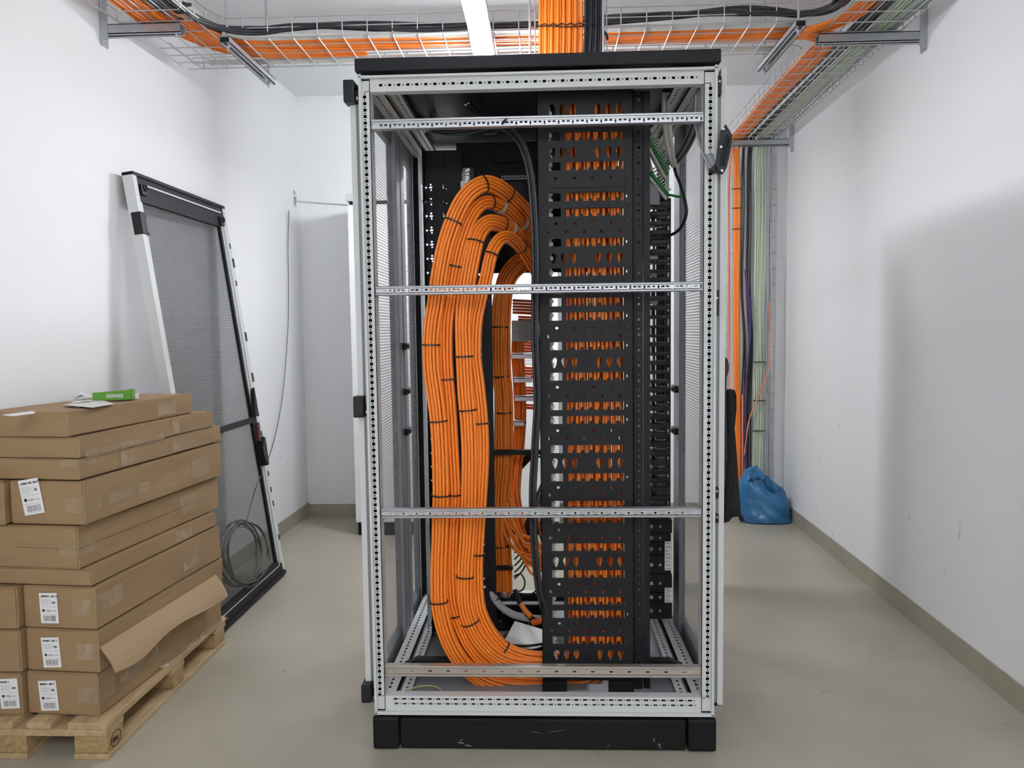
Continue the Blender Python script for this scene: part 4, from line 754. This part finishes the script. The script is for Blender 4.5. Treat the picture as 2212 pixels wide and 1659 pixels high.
for py in (408, 450, 495):
    p = at(1590, py, 2.70); mb = MB(); mb.tube([(p.x-.028, 2.70, p.z), (p.x, 2.696, p.z+.001), (p.x+.03, 2.70, p.z+.002)], .0024, 6); tag(mb.build('cable_tie', 'tie', None, p), ('upper', 'middle', 'lower')[(408, 450, 495).index(py)]+' of three black ties on the orange cables in the corner tray', 'cable tie', 'black ties in the corner tray')
# wall brackets, hangers
def bracket(label, xw, y, sx, length, z=2.325, h=.035):
    t = thing('wall_bracket', (xw, y, z), label, 'bracket', 'tray wall brackets')
    mb = MB(); mb.box(min(xw, xw-sx*.006), max(xw, xw-sx*.006), y-.022, y+.022, z-.072, z+.09); mb.box(min(xw, xw-sx*.03), max(xw, xw-sx*.03), y-.024, y-.020, z-.055, z+.09); mb.build('wall_plate', 'rod', t)
    mb = MB(); xe = xw-sx*length; mb.box(min(xw, xe), max(xw, xe), y-.022, y-.019, z-h, z); mb.box(min(xw, xe), max(xw, xe), y-.022, y+.02, z-.003, z); mb.box(min(xw, xe), max(xw, xe), y+.018, y+.021, z-h, z); mb.box(min(xw, xe), max(xw, xe), y-.022, y-.008, z-h, z-h+.003); mb.box(min(xw, xe), max(xw, xe), y+.008, y+.021, z-h, z-h+.003); mb.build('arm', 'rod', t)
    mb = MB(); mb.cyl((xw-sx*.014, y-.024, z-.058), (xw-sx*.014, y-.03, z-.058), .006, 8); mb.build('bolt', 'zinc', t); mb = MB(); mb.cyl((xe+sx*.02, y-.01, z-h-.012), (xe+sx*.02, y-.01, z-h), .005, 8); mb.build('bolt', 'zinc', t)
bracket('steel wall bracket under the left wall tray', XL(.70), .70, -1, .295); bracket('steel wall bracket under the front part of the right wall tray', XR(.985), .985, 1, .41); bracket('steel wall bracket under the back end of the right wall tray', XR(2.67), 2.67, 1, .36)
for x, lab in ((-1.175, 'left'), (.965, 'right')):
    t = thing('tray_hanger', (x, 1.05, 2.3), 'steel channel on threaded rods carrying the '+lab+' end of the cross tray', 'hanger', 'cross tray hangers'); y0, y1 = .80, 1.30; z = 2.318
    mb = MB(); mb.box(x-.02, x-.017, y0, y1, z-.026, z); mb.box(x+.017, x+.02, y0, y1, z-.026, z); mb.box(x-.02, x+.02, y0, y1, z-.003, z); mb.box(x-.02, x-.008, y0, y1, z-.026, z-.023); mb.box(x+.008, x+.02, y0, y1, z-.026, z-.023); mb.box(x-.016, x+.016, y0+.001, y0+.003, z-.022, z-.004, 1); mb.build('channel', ['zinc', 'blackg'], t)
    for y in (y0+.03, y1-.03): mb = MB(); mb.cyl((x, y, z-.045), (x, y, ZC), .005, 8); mb.build('threaded_rod', 'zinc', t); mb = MB(); mb.cyl((x, y, z-.032), (x, y, z-.026), .009, 6); mb.build('nut', 'zinc', t)
# ---------------------------------------------------------------- second rack at the back
x0, x1, y0, y1 = -1.098, .10, 2.29, 2.74
t = thing('rear_rack', (-.5, 2.5, 0), 'white closed rack standing behind the open one, its left edge visible', 'server rack')
mb = MB(); mb.box(x0+.01, x1-.01, y0+.01, y1, .005, .076); mb.build('plinth', 'plinth', t)
mb = MB(); mb.box(x0, x1, y0+.02, y1, .078, 1.93, bev=.003); mb.build('body', 'rack', t)
mb = MB(); mb.box(x0, -.20, y0, y0+.018, .08, 1.925, bev=.003); mb.box(-.19, x1, y0, y0+.018, .08, 1.925, bev=.003); mb.build('door', 'wall', t)
mb = MB(); mb.box(x0-.006, x1, y0-.004, y1, 1.945, 1.985, bev=.003); mb.box(x0+.01, x1, y0, y1, 1.93, 1.945, 1); mb.build('top_cover', ['rack', 'blackg'], t)
mb = MB(); hs = []
for i in range(34):
    for j in range(8): hs.append(ell(-.17+.0165*j+(.008 if i % 2 else 0), 1.02+.0085*i*2, .0032, .0032, 6))
mb.plate((0, y0-.002, 0), (1, 0, 0), (0, 0, 1), rect(-.185, -.03, 1.0, 1.6), hs, (0, .001, 0)); mb.build('perforated_sheet', 'rack', t)
mb = MB(); a = at(645, 436, 2.74); b2 = V((x0+.02, 2.42, at(745, 445, 2.42).z)); mb.cyl((XL(2.72)+.004, 2.72, a.z), b2, .0055, 8); mb.build('rod', 'rod', None) if False else None
t = thing('stay_rod', a, 'thin white stay rod from the back left wall to the rear white rack', 'rod')
mb = MB(); mb.cyl((XL(2.72)+.004, 2.72, a.z), b2, .0058, 8); mb.build('rod', 'rack', t)
mb = MB(); mb.box(XL(2.72)+.0005, XL(2.72)+.004, 2.70, 2.74, a.z-.025, a.z+.03); mb.cyl((XL(2.72)+.004, 2.72, a.z+.02), (XL(2.72)+.012, 2.72, a.z+.02), .006, 8); mb.build('wall_foot', 'rod', t)
mb = MB(); q = at(644, 418, 2.75); mb.box(XL(2.72)+.0005, XL(2.72)+.003, 2.705, 2.72, q.z-.012, q.z+.012); mb.cyl((XL(2.72)+.003, 2.735, q.z), (XL(2.72)+.006, 2.735, q.z), .004, 8); tag(mb.build('wall_plug', 'rackd', None, (XL(2.72), 2.71, q.z)), 'small dark wall plug above the stay rod in the back left corner', 'plug')
# ---------------------------------------------------------------- mesh door leaning on the left wall
BX, BY0, BY1 = -1.292, .735, 1.575
top = V((XL(.75)+.052, 0, 1.80)); lean = V((top.x-BX, 0, 1.80-.004)); Ld = lean.length; ang = math.atan2(-lean.x, lean.z)
t = thing('mesh_door', (BX, BY0, .012), 'black and grey mesh rack door leaning against the left wall behind the cartons', 'door')
zax = lean.normalized(); xax = V((0, 1, 0)); yax = zax.cross(xax)   # local x along the wall, z up the leaf, -y into the room
t.rotation_euler = Matrix((xax, yax, zax)).transposed().to_euler(); WD = BY1-BY0
def dp(mbx, name, m, par=t): return mbx.build(name, m, par, fix=True)
mb = MB(); mb.box(0, .028, -.012, .03, 0, Ld, bev=.003); mb.box(.026, .055, -.004, .012, .03, Ld-.03, bev=.003); dp(mb, 'stile', 'rack')
mb = MB(); mb.box(WD-.024, WD, -.012, .03, .02, Ld-.004, bev=.003); dp(mb, 'stile', 'rack')
mb = MB(); mb.box(WD-.068, WD-.056, -.010, .006, .06, Ld-.10, bev=.002); mb.box(WD-.055, WD-.038, -.018, .006, .06, Ld-.09, bev=.003); dp(mb, 'lock_rod', 'rack')
mb = MB(); mb.box(WD-.085, WD-.066, -.006, .008, .03, Ld-.06); mb.box(WD-.038, WD-.024, -.009, .01, .03, Ld-.06); dp(mb, 'gasket', 'black')
mb = MB(); mb.box(.02, WD-.02, -.008, .014, Ld-.105, Ld-.008, bev=.003); mb.box(.0, WD-.0, -.014, .03, Ld-.010, Ld+.004, bev=.002); dp(mb, 'top_rail', 'slate')
mb = MB(); mb.box(.07, WD-.06, -.014, -.006, Ld-.040, Ld-.034); dp(mb, 'rail_seal', 'rack')
mb = MB(); mb.box(.02, WD-.02, -.010, .014, .0, .075, bev=.003); mb.box(0, WD, -.016, .03, -.006, .012, bev=.002); dp(mb, 'bottom_rail', 'black')
mb = MB(); mb.box(.02, WD-.06, -.013, -.009, .05, .053); mb.box(WD-.064, WD-.060, -.013, -.009, .05, .12); dp(mb, 'rail_seal', 'rack')
mb = MB(); mb.box(.05, WD-.075, .004, .0055, .06, Ld-.09); dp(mb, 'mesh_sheet', 'meshdoor')
mb = MB(); mb.box(.05, WD-.04, -.016, .002, .765, .792, bev=.002); dp(mb, 'middle_rail', 'black')
for xx_, zz in ((.062, Ld-.05), (WD-.062, Ld-.07)):
    mb = MB(); mb.box(xx_-.025, xx_+.012, -.02, -.004, zz-.03, zz+.012, bev=.003); mb.tube([(xx_+.012*math.cos(2*PI*k/10), -.022, zz+.012*math.sin(2*PI*k/10)) for k in range(10)], .003, 6, closed=True); dp(mb, 'corner_clip', 'blackg')
for zz, hh in ((Ld-.19, .042),): 
    mb = MB(); mb.box(-.004, .034, -.018, .02, zz-hh, zz+hh, bev=.003); mb.box(.03, .05, -.014, -.004, zz-hh, zz-hh+.012); mb.box(.03, .045, -.014, -.004, zz+hh-.02, zz+hh-.008); dp(mb, 'hinge', 'blackg')
for zz in (1.54, 1.18, .98): mb = MB(); mb.box(WD-.014, WD+.003, -.015, .01, zz-.022, zz+.022); dp(mb, 'edge_cover', 'blackg')
for zz in (1.62, 1.44, .86, .80, .70, .60, .5, .42, .35, .18):
    mb = MB(); mb.box(WD-.018, WD-.008, -.0145, -.0115, zz-.012, zz+.014); dp(mb, 'lock_slot', 'blackg')
mb = MB(); mb.prism([(WD-.095, -.03, .80), (WD-.06, -.03, .92), (WD-.05, -.03, .93), (WD-.05, -.03, .79)], (0, .018, 0)); dp(mb, 'handle_base', 'blackg')
mb = MB(); mb.prism([(WD-.115, -.034, .68), (WD-.085, -.034, .67), (WD-.07, -.034, .76), (WD-.095, -.034, .765)], (0, .016, 0)); dp(mb, 'lever', 'red')
mb = MB(); mb.prism([(WD-.095, -.04, .60), (WD-.075, -.04, .55), (WD-.05, -.04, .55), (WD-.04, -.04, .68), (WD-.062, -.04, .69), (WD-.095, -.04, .64)], (0, .03, 0)); dp(mb, 'lock_case', 'blackg')
# coil of wire hanging in front of that door, its end running up the wall
mw = Matrix.LocRotScale(t.location, t.rotation_euler, None)
inv = mw.inverted()
def ondoor(px, py, off=-.03):
    o = inv@CAM; d = inv.to_3x3()@ray(px, py); k = (off-o.y)/d.y; return mw@(o+d*k)
t2 = thing('wire_coil', ondoor(525, 1195), 'coil of dark steel wire leaning on the lower part of the mesh door', 'wire')
for k in range(7):
    cx, cy = 524+[0, -5, 4, 9, -9, 2, 6][k], 1195+[0, 2, -2, 3, 1, 4, -1][k]; rx, ry = [46, 50, 38, 42, 46, 36, 50][k], [72, 70, 66, 70, 68, 62, 66][k]
    cx += [-4, -6, -2, 2, -6, -4, 2][k]
    pts = [ondoor(cx+rx*math.cos(q*2*PI/28)*(1+.06*math.sin(3*q*.22+k)), cy+ry*math.sin(q*2*PI/28), -.022-.003*k) for q in range(28)]
    mb = MB(); mb.tube(pts, .0032, 6, closed=True); mb.build('loop', 'steelw', t2)
wl = lambda px, py: at(px, py, x=XL(2.8)+.006)
P = [ondoor(533, 1126, -.03), ondoor(545, 1080, -.03), ondoor(558, 1040, -.035)]; e = [wl(582, 985), wl(598, 925), wl(611, 850), wl(619, 760), wl(623, 680), wl(623, 600), wl(622, 530), wl(624, 455)]
mb = MB(); mb.tube(cr(P+e, 5), .0024, 6); mb.build('free_end', 'steelw', t2)
# ---------------------------------------------------------------- pallet with cartons
PX0, PX1, PY0, PY1 = -1.588, -1.232, -.085, .735
t = thing('pallet', (-1.4, .32, 0), 'pale wooden pallet under the carton stack in the left foreground', 'pallet')
for i, (a, b) in enumerate(((-1.345, PX1), (-1.465, -1.395), (PX0, -1.508))):
    mb = MB(); mb.box(a, b, PY0, PY1, .088, .108, bev=.003); mb.build('deck_board', 'wood', t)
for y in (PY0, .30, PY1-.09): mb = MB(); mb.box(PX0, PX1-.001, y+.001, y+.09, .068, .0875, bev=.002); mb.build('cross_board', 'wood', t)
for x in (-1.330, PX0):
    for y in (PY0+.002, .315, PY1-.095): mb = MB(); mb.box(x, x+.097 if x > -1.5 else x+.12, y, y+(.085 if y != .315 else .07), .0175, .0675, bev=.004); mb.build('block', 'chip', t)
    mb = MB(); mb.box(x-.002, x+.099 if x > -1.5 else x+.12, PY0, PY1, 0, .017, bev=.003); mb.build('bottom_board', 'wood', t)
mb = MB(); c = V((-1.2325, -.040, .042)); pts = [c+V((0, .026*math.cos(2*PI*k/24), .021*math.sin(2*PI*k/24))) for k in range(24)]; mb.tube(pts, .0013, 5, closed=True)
addtext(mb, 'EPAL', .019, c+V((.0005, -.019, -.007)), (0, 1, 0), (0, 0, 1), (1, 0, 0), 0, .75, .0003); mb.build('stamp', 'burn', t)
def carton(i, zb, zt, xr, xl, y0, y1, rot, label, lab=None, seam=False, tapes=(), name='carton', sag=0.):
    """a closed carton; xr = right face at its front corner, turned by rot about that corner"""
    t = thing(name, (xr, y0, zb), label, 'carton', 'cartons on the pallet', (0, 0, rot)); h = zt-zb-.0015; w_ = xr-xl; L = y1-y0
    bm = bmesh.new(); bmesh.ops.create_cube(bm, size=1)
    for v in bm.verts: v.co = (-w_/2+v.co.x*w_, L/2+v.co.y*L, h/2+v.co.z*h)
    bmesh.ops.bevel(bm, geom=bm.edges[:], offset=.0035, segments=2, affect='EDGES')
    bmesh.ops.subdivide_edges(bm, edges=[e for e in bm.edges if e.calc_length() > .1], cuts=6, use_grid_fill=True)
    rs = random.Random(i)
    for v in bm.verts:
        c = v.co; d = .0022*math.sin(c.y*9+i)*math.sin(c.z*40+i*2); inn = min(c.z, h-c.z)/max(h, .01)
        if c.x > -.002: c.x += d+sag*inn*2
        if c.y < .002: c.y += .0015*math.sin(c.x*30+i)
        if c.z > h-.002 and i == 1: c.z += .002*math.sin(c.y*11)*math.sin(c.x*14)
        c.x += rs.uniform(-.0004, .0004)
    mb = MB(); bm.verts.index_update(); mb.add([v.co[:] for v in bm.verts], [[v.index for v in f.verts] for f in bm.faces]); bm.free()
    if seam:
        mb.box(-w_, .0012, -.0012, L, h*.5-.0006, h*.5+.0008, 1); mb.box(-w_, .001, -.001, L, h*.5-.0018, h*.5-.0006, 2)
    mb.box(-.0015, .0008, -.0008, .0015, .003, h-.003, 1)
    mb.build('body', ['card', 'cardedge', 'dark'], t, fix=True)
    for (f, a, b, c0, d0) in tapes:
        q = MB()
        if f == 's': q.box(.0008, .0018, a, b, c0*h, d0*h)
        elif f == 'f': q.box(-a, -b, -.0022, -.0012, c0*h, d0*h)
        else: q.box(-.06, .0016, -.0022, .07, c0*h, d0*h)
        q.build('packing_tape', 'ctape', t, fix=True)
    if lab: sticker(t, *lab)
    return t
def sticker(t, x, z, tilt, head, mark, s=1.):
    """white shipping label on the front face: x, z = its lower left corner"""
    q = MB(); ca, sa = math.cos(tilt), math.sin(tilt); A = V((ca, 0, sa)); B = V((-sa, 0, ca)); N = V((0, -1, 0)); O = V((x, -.0026, z)); w_, h_ = .050*s, .079*s
    def bl(a0, a1, b0, b1, mi, d=.0004):
        p = [O+A*a+B*b+N*d for a, b in ((a0, b0), (a1, b0), (a1, b1), (a0, b1))]; q.prism(p, N*.0002, mi)
    bl(0, w_, 0, h_, 0, 0)
    rs = random.Random(int(x*1e4)+int(z*1e4)); bx = .008*s
    while bx < .041*s:
        ww = rs.choice((.0007, .0007, .0013, .002))*s; bl(bx, bx+ww, .0065*s, .0205*s, 2 if ww > .001 else 1); bx += ww+rs.choice((.0006, .001, .0016))*s
    for b, a0, a1 in ((.0042, .008, .042), (.0235, .004, .046), (.0425, .004, .047), (.0485, .005, .026), (.052, .005, .034), (.0555, .005, .03), (.0585, .005, .036), (.0615, .005, .028)): bl(a0*s, a1*s, b*s, b*s+.0006*s, 2)
    bl(.0165*s, .032*s, .0305*s, .0325*s, 2); bl(.0165*s, .030*s, .034*s, .0355*s, 2); bl(.035*s, .044*s, .0315*s, .0335*s, 2)
    c = (.0095*s, .0335*s); p = [O+A*(c[0]+.0038*s*math.cos(k*PI/8))+B*(c[1]+.0038*s*math.sin(k*PI/8))+N*.0004 for k in range(16)]; q.prism(p, N*.0002, 1)
    addtext(q, head, .0062*s, O+A*.005*s+B*.0685*s+N*.0002, A, B, N, 1, .85, .0002)
    addtext(q, mark, .0075*s, O+A*.035*s+B*.0515*s+N*.0002, A, B, N, 1, .9, .0002)
    q.build('shipping_label', ['paper', 'ink', 'inkg'], t, fix=True)
CT = [
 (1, .918, .989, -1.319, -1.590, -.05, .585, -.10, 'topmost flat carton of the pallet stack, with scraps lying on it', None, False, [('s', .42, .53, .15, .8)]),
 (2, .858, .917, -1.290, -1.590, -.05, .665, -.105, 'second carton from the top of the stack, a thin flat one', None, False, [('s', .45, .49, .1, .9), ('s', .02, .4, -.05, .3)]),
 (3, .796, .857, -1.294, -1.590, -.05, .715, -.11, 'third carton from the top of the stack, with tape around its corner', None, False, [('c', 0, 0, .62, 1.0), ('s', .45, .60, .1, .8), ('s', .18, .24, .1, .9)]),
 (4, .668, .793, -1.282, -1.514, -.052, .70, -.10, 'deep labelled carton with a CE mark, highest of the labelled ones', (-.185, .024, .17, 'CONA 1.AC  NA F1', 'CE', 1.28), False, [('c', 0, 0, .28, .62), ('s', .55, .66, .2, .7), ('s', .1, .3, .3, .55)]),
 (5, .542, .665, -1.305, -1.592, -.055, .70, -.11, 'carton with a seam halfway up, directly under the CE marked one', None, True, [('c', 0, 0, .3, .58), ('s', .5, .6, .3, .8)]),
 (6, .491, .541, -1.274, -1.592, -.05, .64, -.095, 'thin carton without a label, just above the lower three labelled cartons', None, False, [('s', .42, .52, .1, .9)]),
 (7, .365, .489, -1.267, -1.492, -.05, .655, -.09, 'labelled carton, uppermost of the lower three', (-.170, .014, .03, 'CRDHET1.  LAPL  D', 'UD', 1.12), False, [('f', .070, .012, .33, .72), ('s', .0, .12, .35, .8), ('s', .45, .55, .2, .8)]),
 (8, .238, .363, -1.264, -1.490, -.05, .665, -.085, 'labelled carton with its side flap hanging open, middle of the lower three', (-.172, .010, .06, 'DVARM  L  JRA  T', 'ED', 1.12), False, [('f', .066, .002, .3, .7)]),
 (9, .110, .236, -1.272, -1.493, -.05, .67, -.075, 'labelled carton lying directly on the pallet at right', (-.178, .010, .07, 'DNVAD  L  JRA  F', 'HD', 1.12), False, [('c', 0, 0, .3, .7), ('s', .1, .3, .4, .9), ('f', .062, .004, .3, .7)]),
 (14, .668, .792, -1.518, -1.596, -.047, .70, 0., 'carton sliver at left edge beside the CE marked carton', None, False, []),
 (17, .365, .488, -1.497, -1.594, -.047, .66, 0., 'left-edge carton beside the uppermost of the lower three labelled cartons', None, False, []),
 (18, .238, .363, -1.495, -1.594, -.047, .66, 0., 'left-edge carton beside the one with the open flap', None, False, []),
 (19, .110, .236, -1.499, -1.594, -.047, .66, 0., 'left-edge carton standing on the pallet, with half a white label', (-.062, .02, .05, 'DNVAD  L', 'HD', 1.12), False, [])]
for a in CT:
    o = carton(*a)
    if a[0] == 8:   # side flap bent outwards along the lower edge
        mb = MB(); vs = []; n = 16
        for j in range(n+1):
            y = .004+.655*j/n
            for k in range(5):
                u = k/4; vs.append((.002+.046*math.sin(u*1.25)+.005*math.sin(j*.8)*u, y, .075-.072*u-.012*u*math.sin(j*.55)))
        fs = [(j*5+k, j*5+k+1, (j+1)*5+k+1, (j+1)*5+k) for j in range(n) for k in range(4)]
        m = len(vs); vs2 = [(x-.002, y, z-.003) for x, y, z in vs]
        mb.add(vs+vs2, fs+[tuple(i+m for i in f[::-1]) for f in fs]+[(j*5+4, j*5+4+m, (j+1)*5+4+m, (j+1)*5+4) for j in range(n)]+[(0, 1, 1+m, m), (1, 2, 2+m, 1+m), (2, 3, 3+m, 2+m), (3, 4, 4+m, 3+m)]); mb.build('open_flap', 'cardedge', o, fix=True)
mb = MB(); vs = []; rs = random.Random(3)
for j in range(15):
    for k in range(6): vs.append((-1.262+.04*k/5+.06*j/14*.4, .25+.45*j/14, .112+abs(.016*math.sin(k*2.1+j*.9)*math.sin(j*1.3+k)+rs.uniform(0, .006))))
mb.add(vs, [(j*6+k, j*6+k+1, (j+1)*6+k+1, (j+1)*6+k) for j in range(14) for k in range(5)]); tag(mb.build('plastic_wrap', 'ctape', None, (-1.23, .45, .112)), 'crumpled clear film sticking out between lowest carton and pallet', 'film')
# scraps on the topmost carton
ztop = .992
def on(px, py, z=ztop): return at(px, py, z=z)
t = thing('green_packet', on(238, 864), 'green card packet with white lettering lying on the topmost carton', 'packet')
a, b = on(200, 866), on(270, 866); b.y = a.y+.03; d = (b-a).normalized(); nn = V((d.y, -d.x, 0)); hh = .033
mb = MB(); mb.prism([a, b, b-nn*.045, a-nn*.03], (0, 0, .001)); mb.prism([a, b, b+V((0, 0, hh)), a+V((0, 0, hh*.78))], -nn*.002); mb.prism([b, b-nn*.045, b-nn*.045+V((0, 0, hh)), b+V((0, 0, hh))], -d*.002); mb.prism([a-nn*.03, b-nn*.045, b-nn*.045+V((0, 0, hh*1.02)), a-nn*.03+V((0, 0, hh*.5))], nn*.002); mb.build('card_sleeve', 'green', t)
mb = MB(); addtext(mb, 'GREENNESS', .0155, a+d*.040+V((0, 0, .009))+nn*.0005, d, (0, 0, 1), nn, 0, .62, .0003); mb.build('lettering', 'paper', t)
mb = MB()
for k, (p, q, rr) in enumerate((((196, 862), (170, 852), .006), ((196, 864), (163, 866), .008), ((196, 868), (158, 872), .004), ((198, 869), (152, 868), .002))):
    u, v_ = on(*p)+V((0, 0, .002+rr)), on(*q)+V((0, 0, .001+rr*.6)); mb.bar(u, v_, .016, .0012, mi=k % 2)
mb.build('loose_leaves', ['paper', 'rack'], t)
mb = MB(); mb.prism([on(136, 875), on(200, 881), on(247, 873), on(215, 863)], (0, 0, .0012)); tag(mb.build('card_scrap', 'cwhite', None, on(190, 873)), 'flat cream paper scrap in front of the green packet', 'paper')
mb = MB(); mb.prism([on(5, 897), on(70, 889), on(76, 893), on(30, 899)], (0, 0, .0015)); tag(mb.build('paper_scrap', 'paper', None, on(40, 895)), 'white paper scrap at front left of the topmost carton', 'paper')
t = thing('white_clip', on(293, 861), 'small white plastic piece right of the green packet', 'clip')
p = on(293, 861); mb = MB(); mb.box(p.x-.010, p.x+.008, p.y-.006, p.y+.006, ztop, ztop+.010, bev=.001); mb.prism([p+V((-.028, -.006, .011)), p+V((.008, -.008, .010)), p+V((.010, .01, .014)), p+V((-.012, .01, .013))], (0, 0, .002)); mb.build('clip_body', 'paper', t)
mb = MB()
for k in range(6): p = on(156+2*k, 882+(k % 3)); mb.tube([p+V((0, 0, .001)), p+V((.004, .003, .004)), p+V((.008, 0, .0012))], .0008, 5)
tag(mb.build('wire_crumbs', 'steelw', None, on(160, 883)), 'tiny dark wire snippets on the topmost carton', 'scraps')
# ---------------------------------------------------------------- blue bag and black bag
bm = bmesh.new(); bmesh.ops.create_uvsphere(bm, u_segments=72, v_segments=40, radius=1)
from mathutils import noise
c0 = V((1.376, 2.60, 0))
for v in bm.verts:
    c = v.co.copy(); th = math.atan2(c.y, c.x); h = (c.z+1)/2
    prof = (1-h**2.2)**.5*.9+.12; r = .17*prof*(1+.10*math.cos(2*th+.4))
    f = .020*noise.noise(V((th*1.6, h*5, 1.3)))+.012*noise.noise(V((th*4+h*9, h*3, 7)))-.010*abs(noise.noise(V((th*3-h*11, h*7, 3))))
    x = (r+f)*math.cos(th)*.86-.05*h; y = (r+f)*math.sin(th)*.55; z = .005+.335*h+.02*noise.noise(V((th*2, h*4, 9)))*h
    if z > .22: z -= .05*max(0, math.cos(th*1.0))   # slumped shoulder on the right
    v.co = c0+V((x, y, max(z, .003)))
    v.co.x = min(v.co.x, XR(v.co.y)-.012)
me = MB(); bm.verts.index_update(); me.add([v.co[:] for v in bm.verts], [[v.index for v in f.verts] for f in bm.faces], 0, True); bm.free()
t = thing('blue_bag', (c0.x, c0.y, 0), 'crumpled blue plastic bag on the floor in the back right corner', 'bag')
me.build('film', 'blue', t)
mb = MB(); vs = []
for j in range(13):
    for k in range(7):
        u, v_ = j/12, k/6; vs.append((1.255+.15*u+.01*math.sin(k*2), 2.50+.07*v_+.012*math.sin(j*1.1+k), .33-.06*v_+.025*math.sin(j*.9+k*.8)-.11*u*u))
mb.add(vs, [(j*7+k, j*7+k+1, (j+1)*7+k+1, (j+1)*7+k) for j in range(12) for k in range(6)], 0, True); o = mb.build('loose_flap', 'blue', t); sm = o.modifiers.new('thick', 'SOLIDIFY'); sm.thickness = .002
t = thing('black_bag', at(1580, 950, .12), 'limp black cloth bag hanging from the handle on the right flank of the rack', 'bag')
yb_ = .046; P = [(1574, 845), (1588, 843), (1590, 852), (1582, 870), (1580, 895), (1587, 930), (1592, 985), (1596, 1040), (1600, 1114), (1582, 1118), (1576, 1127), (1564, 1129), (1564, 1000), (1568, 900)]
front = [at(*p, yb_) for p in P]; ctr = sum(front, V())/len(front); mb = MB(); n = len(P); rings = []
for (sc, dy) in ((.0, -.016), (.75, -.013), (1, 0), (1, .05), (.75, .062), (0, .066)):
    rings.append([V((ctr.x+(p.x-ctr.x)*sc if sc else ctr.x, p.y+dy+.004*math.sin(i*2.1), ctr.z+(p.z-ctr.z)*(sc if sc else .3))) for i, p in enumerate(front)])
vs = [p for r in rings for p in r]; mb.add(vs, [(a*n+i, a*n+(i+1) % n, (a+1)*n+(i+1) % n, (a+1)*n+i) for a in range(len(rings)-1) for i in range(n)], 0, True); mb.build('cloth_body', 'cloth', t)
p, q = at(1599, 1114, yb_), at(1605, 1127, yb_); mb = MB(); mb.bar(p, q, .006, .012, up=(1, 0, 0)); mb.build('strap_end', 'cloth', t)
hp = [at(*p, .02) for p in ((1565, 770), (1572, 776), (1575, 790), (1574, 802), (1570, 815), (1569, 850), (1571, 985), (1569, 1005), (1569, 1025), (1566, 1050), (1563, 1020), (1561, 1000), (1561, 815), (1564, 800))]
mb = MB(); mb.prism(hp, (0, .03, 0)); mb.build('door_handle', 'blackg', rf)
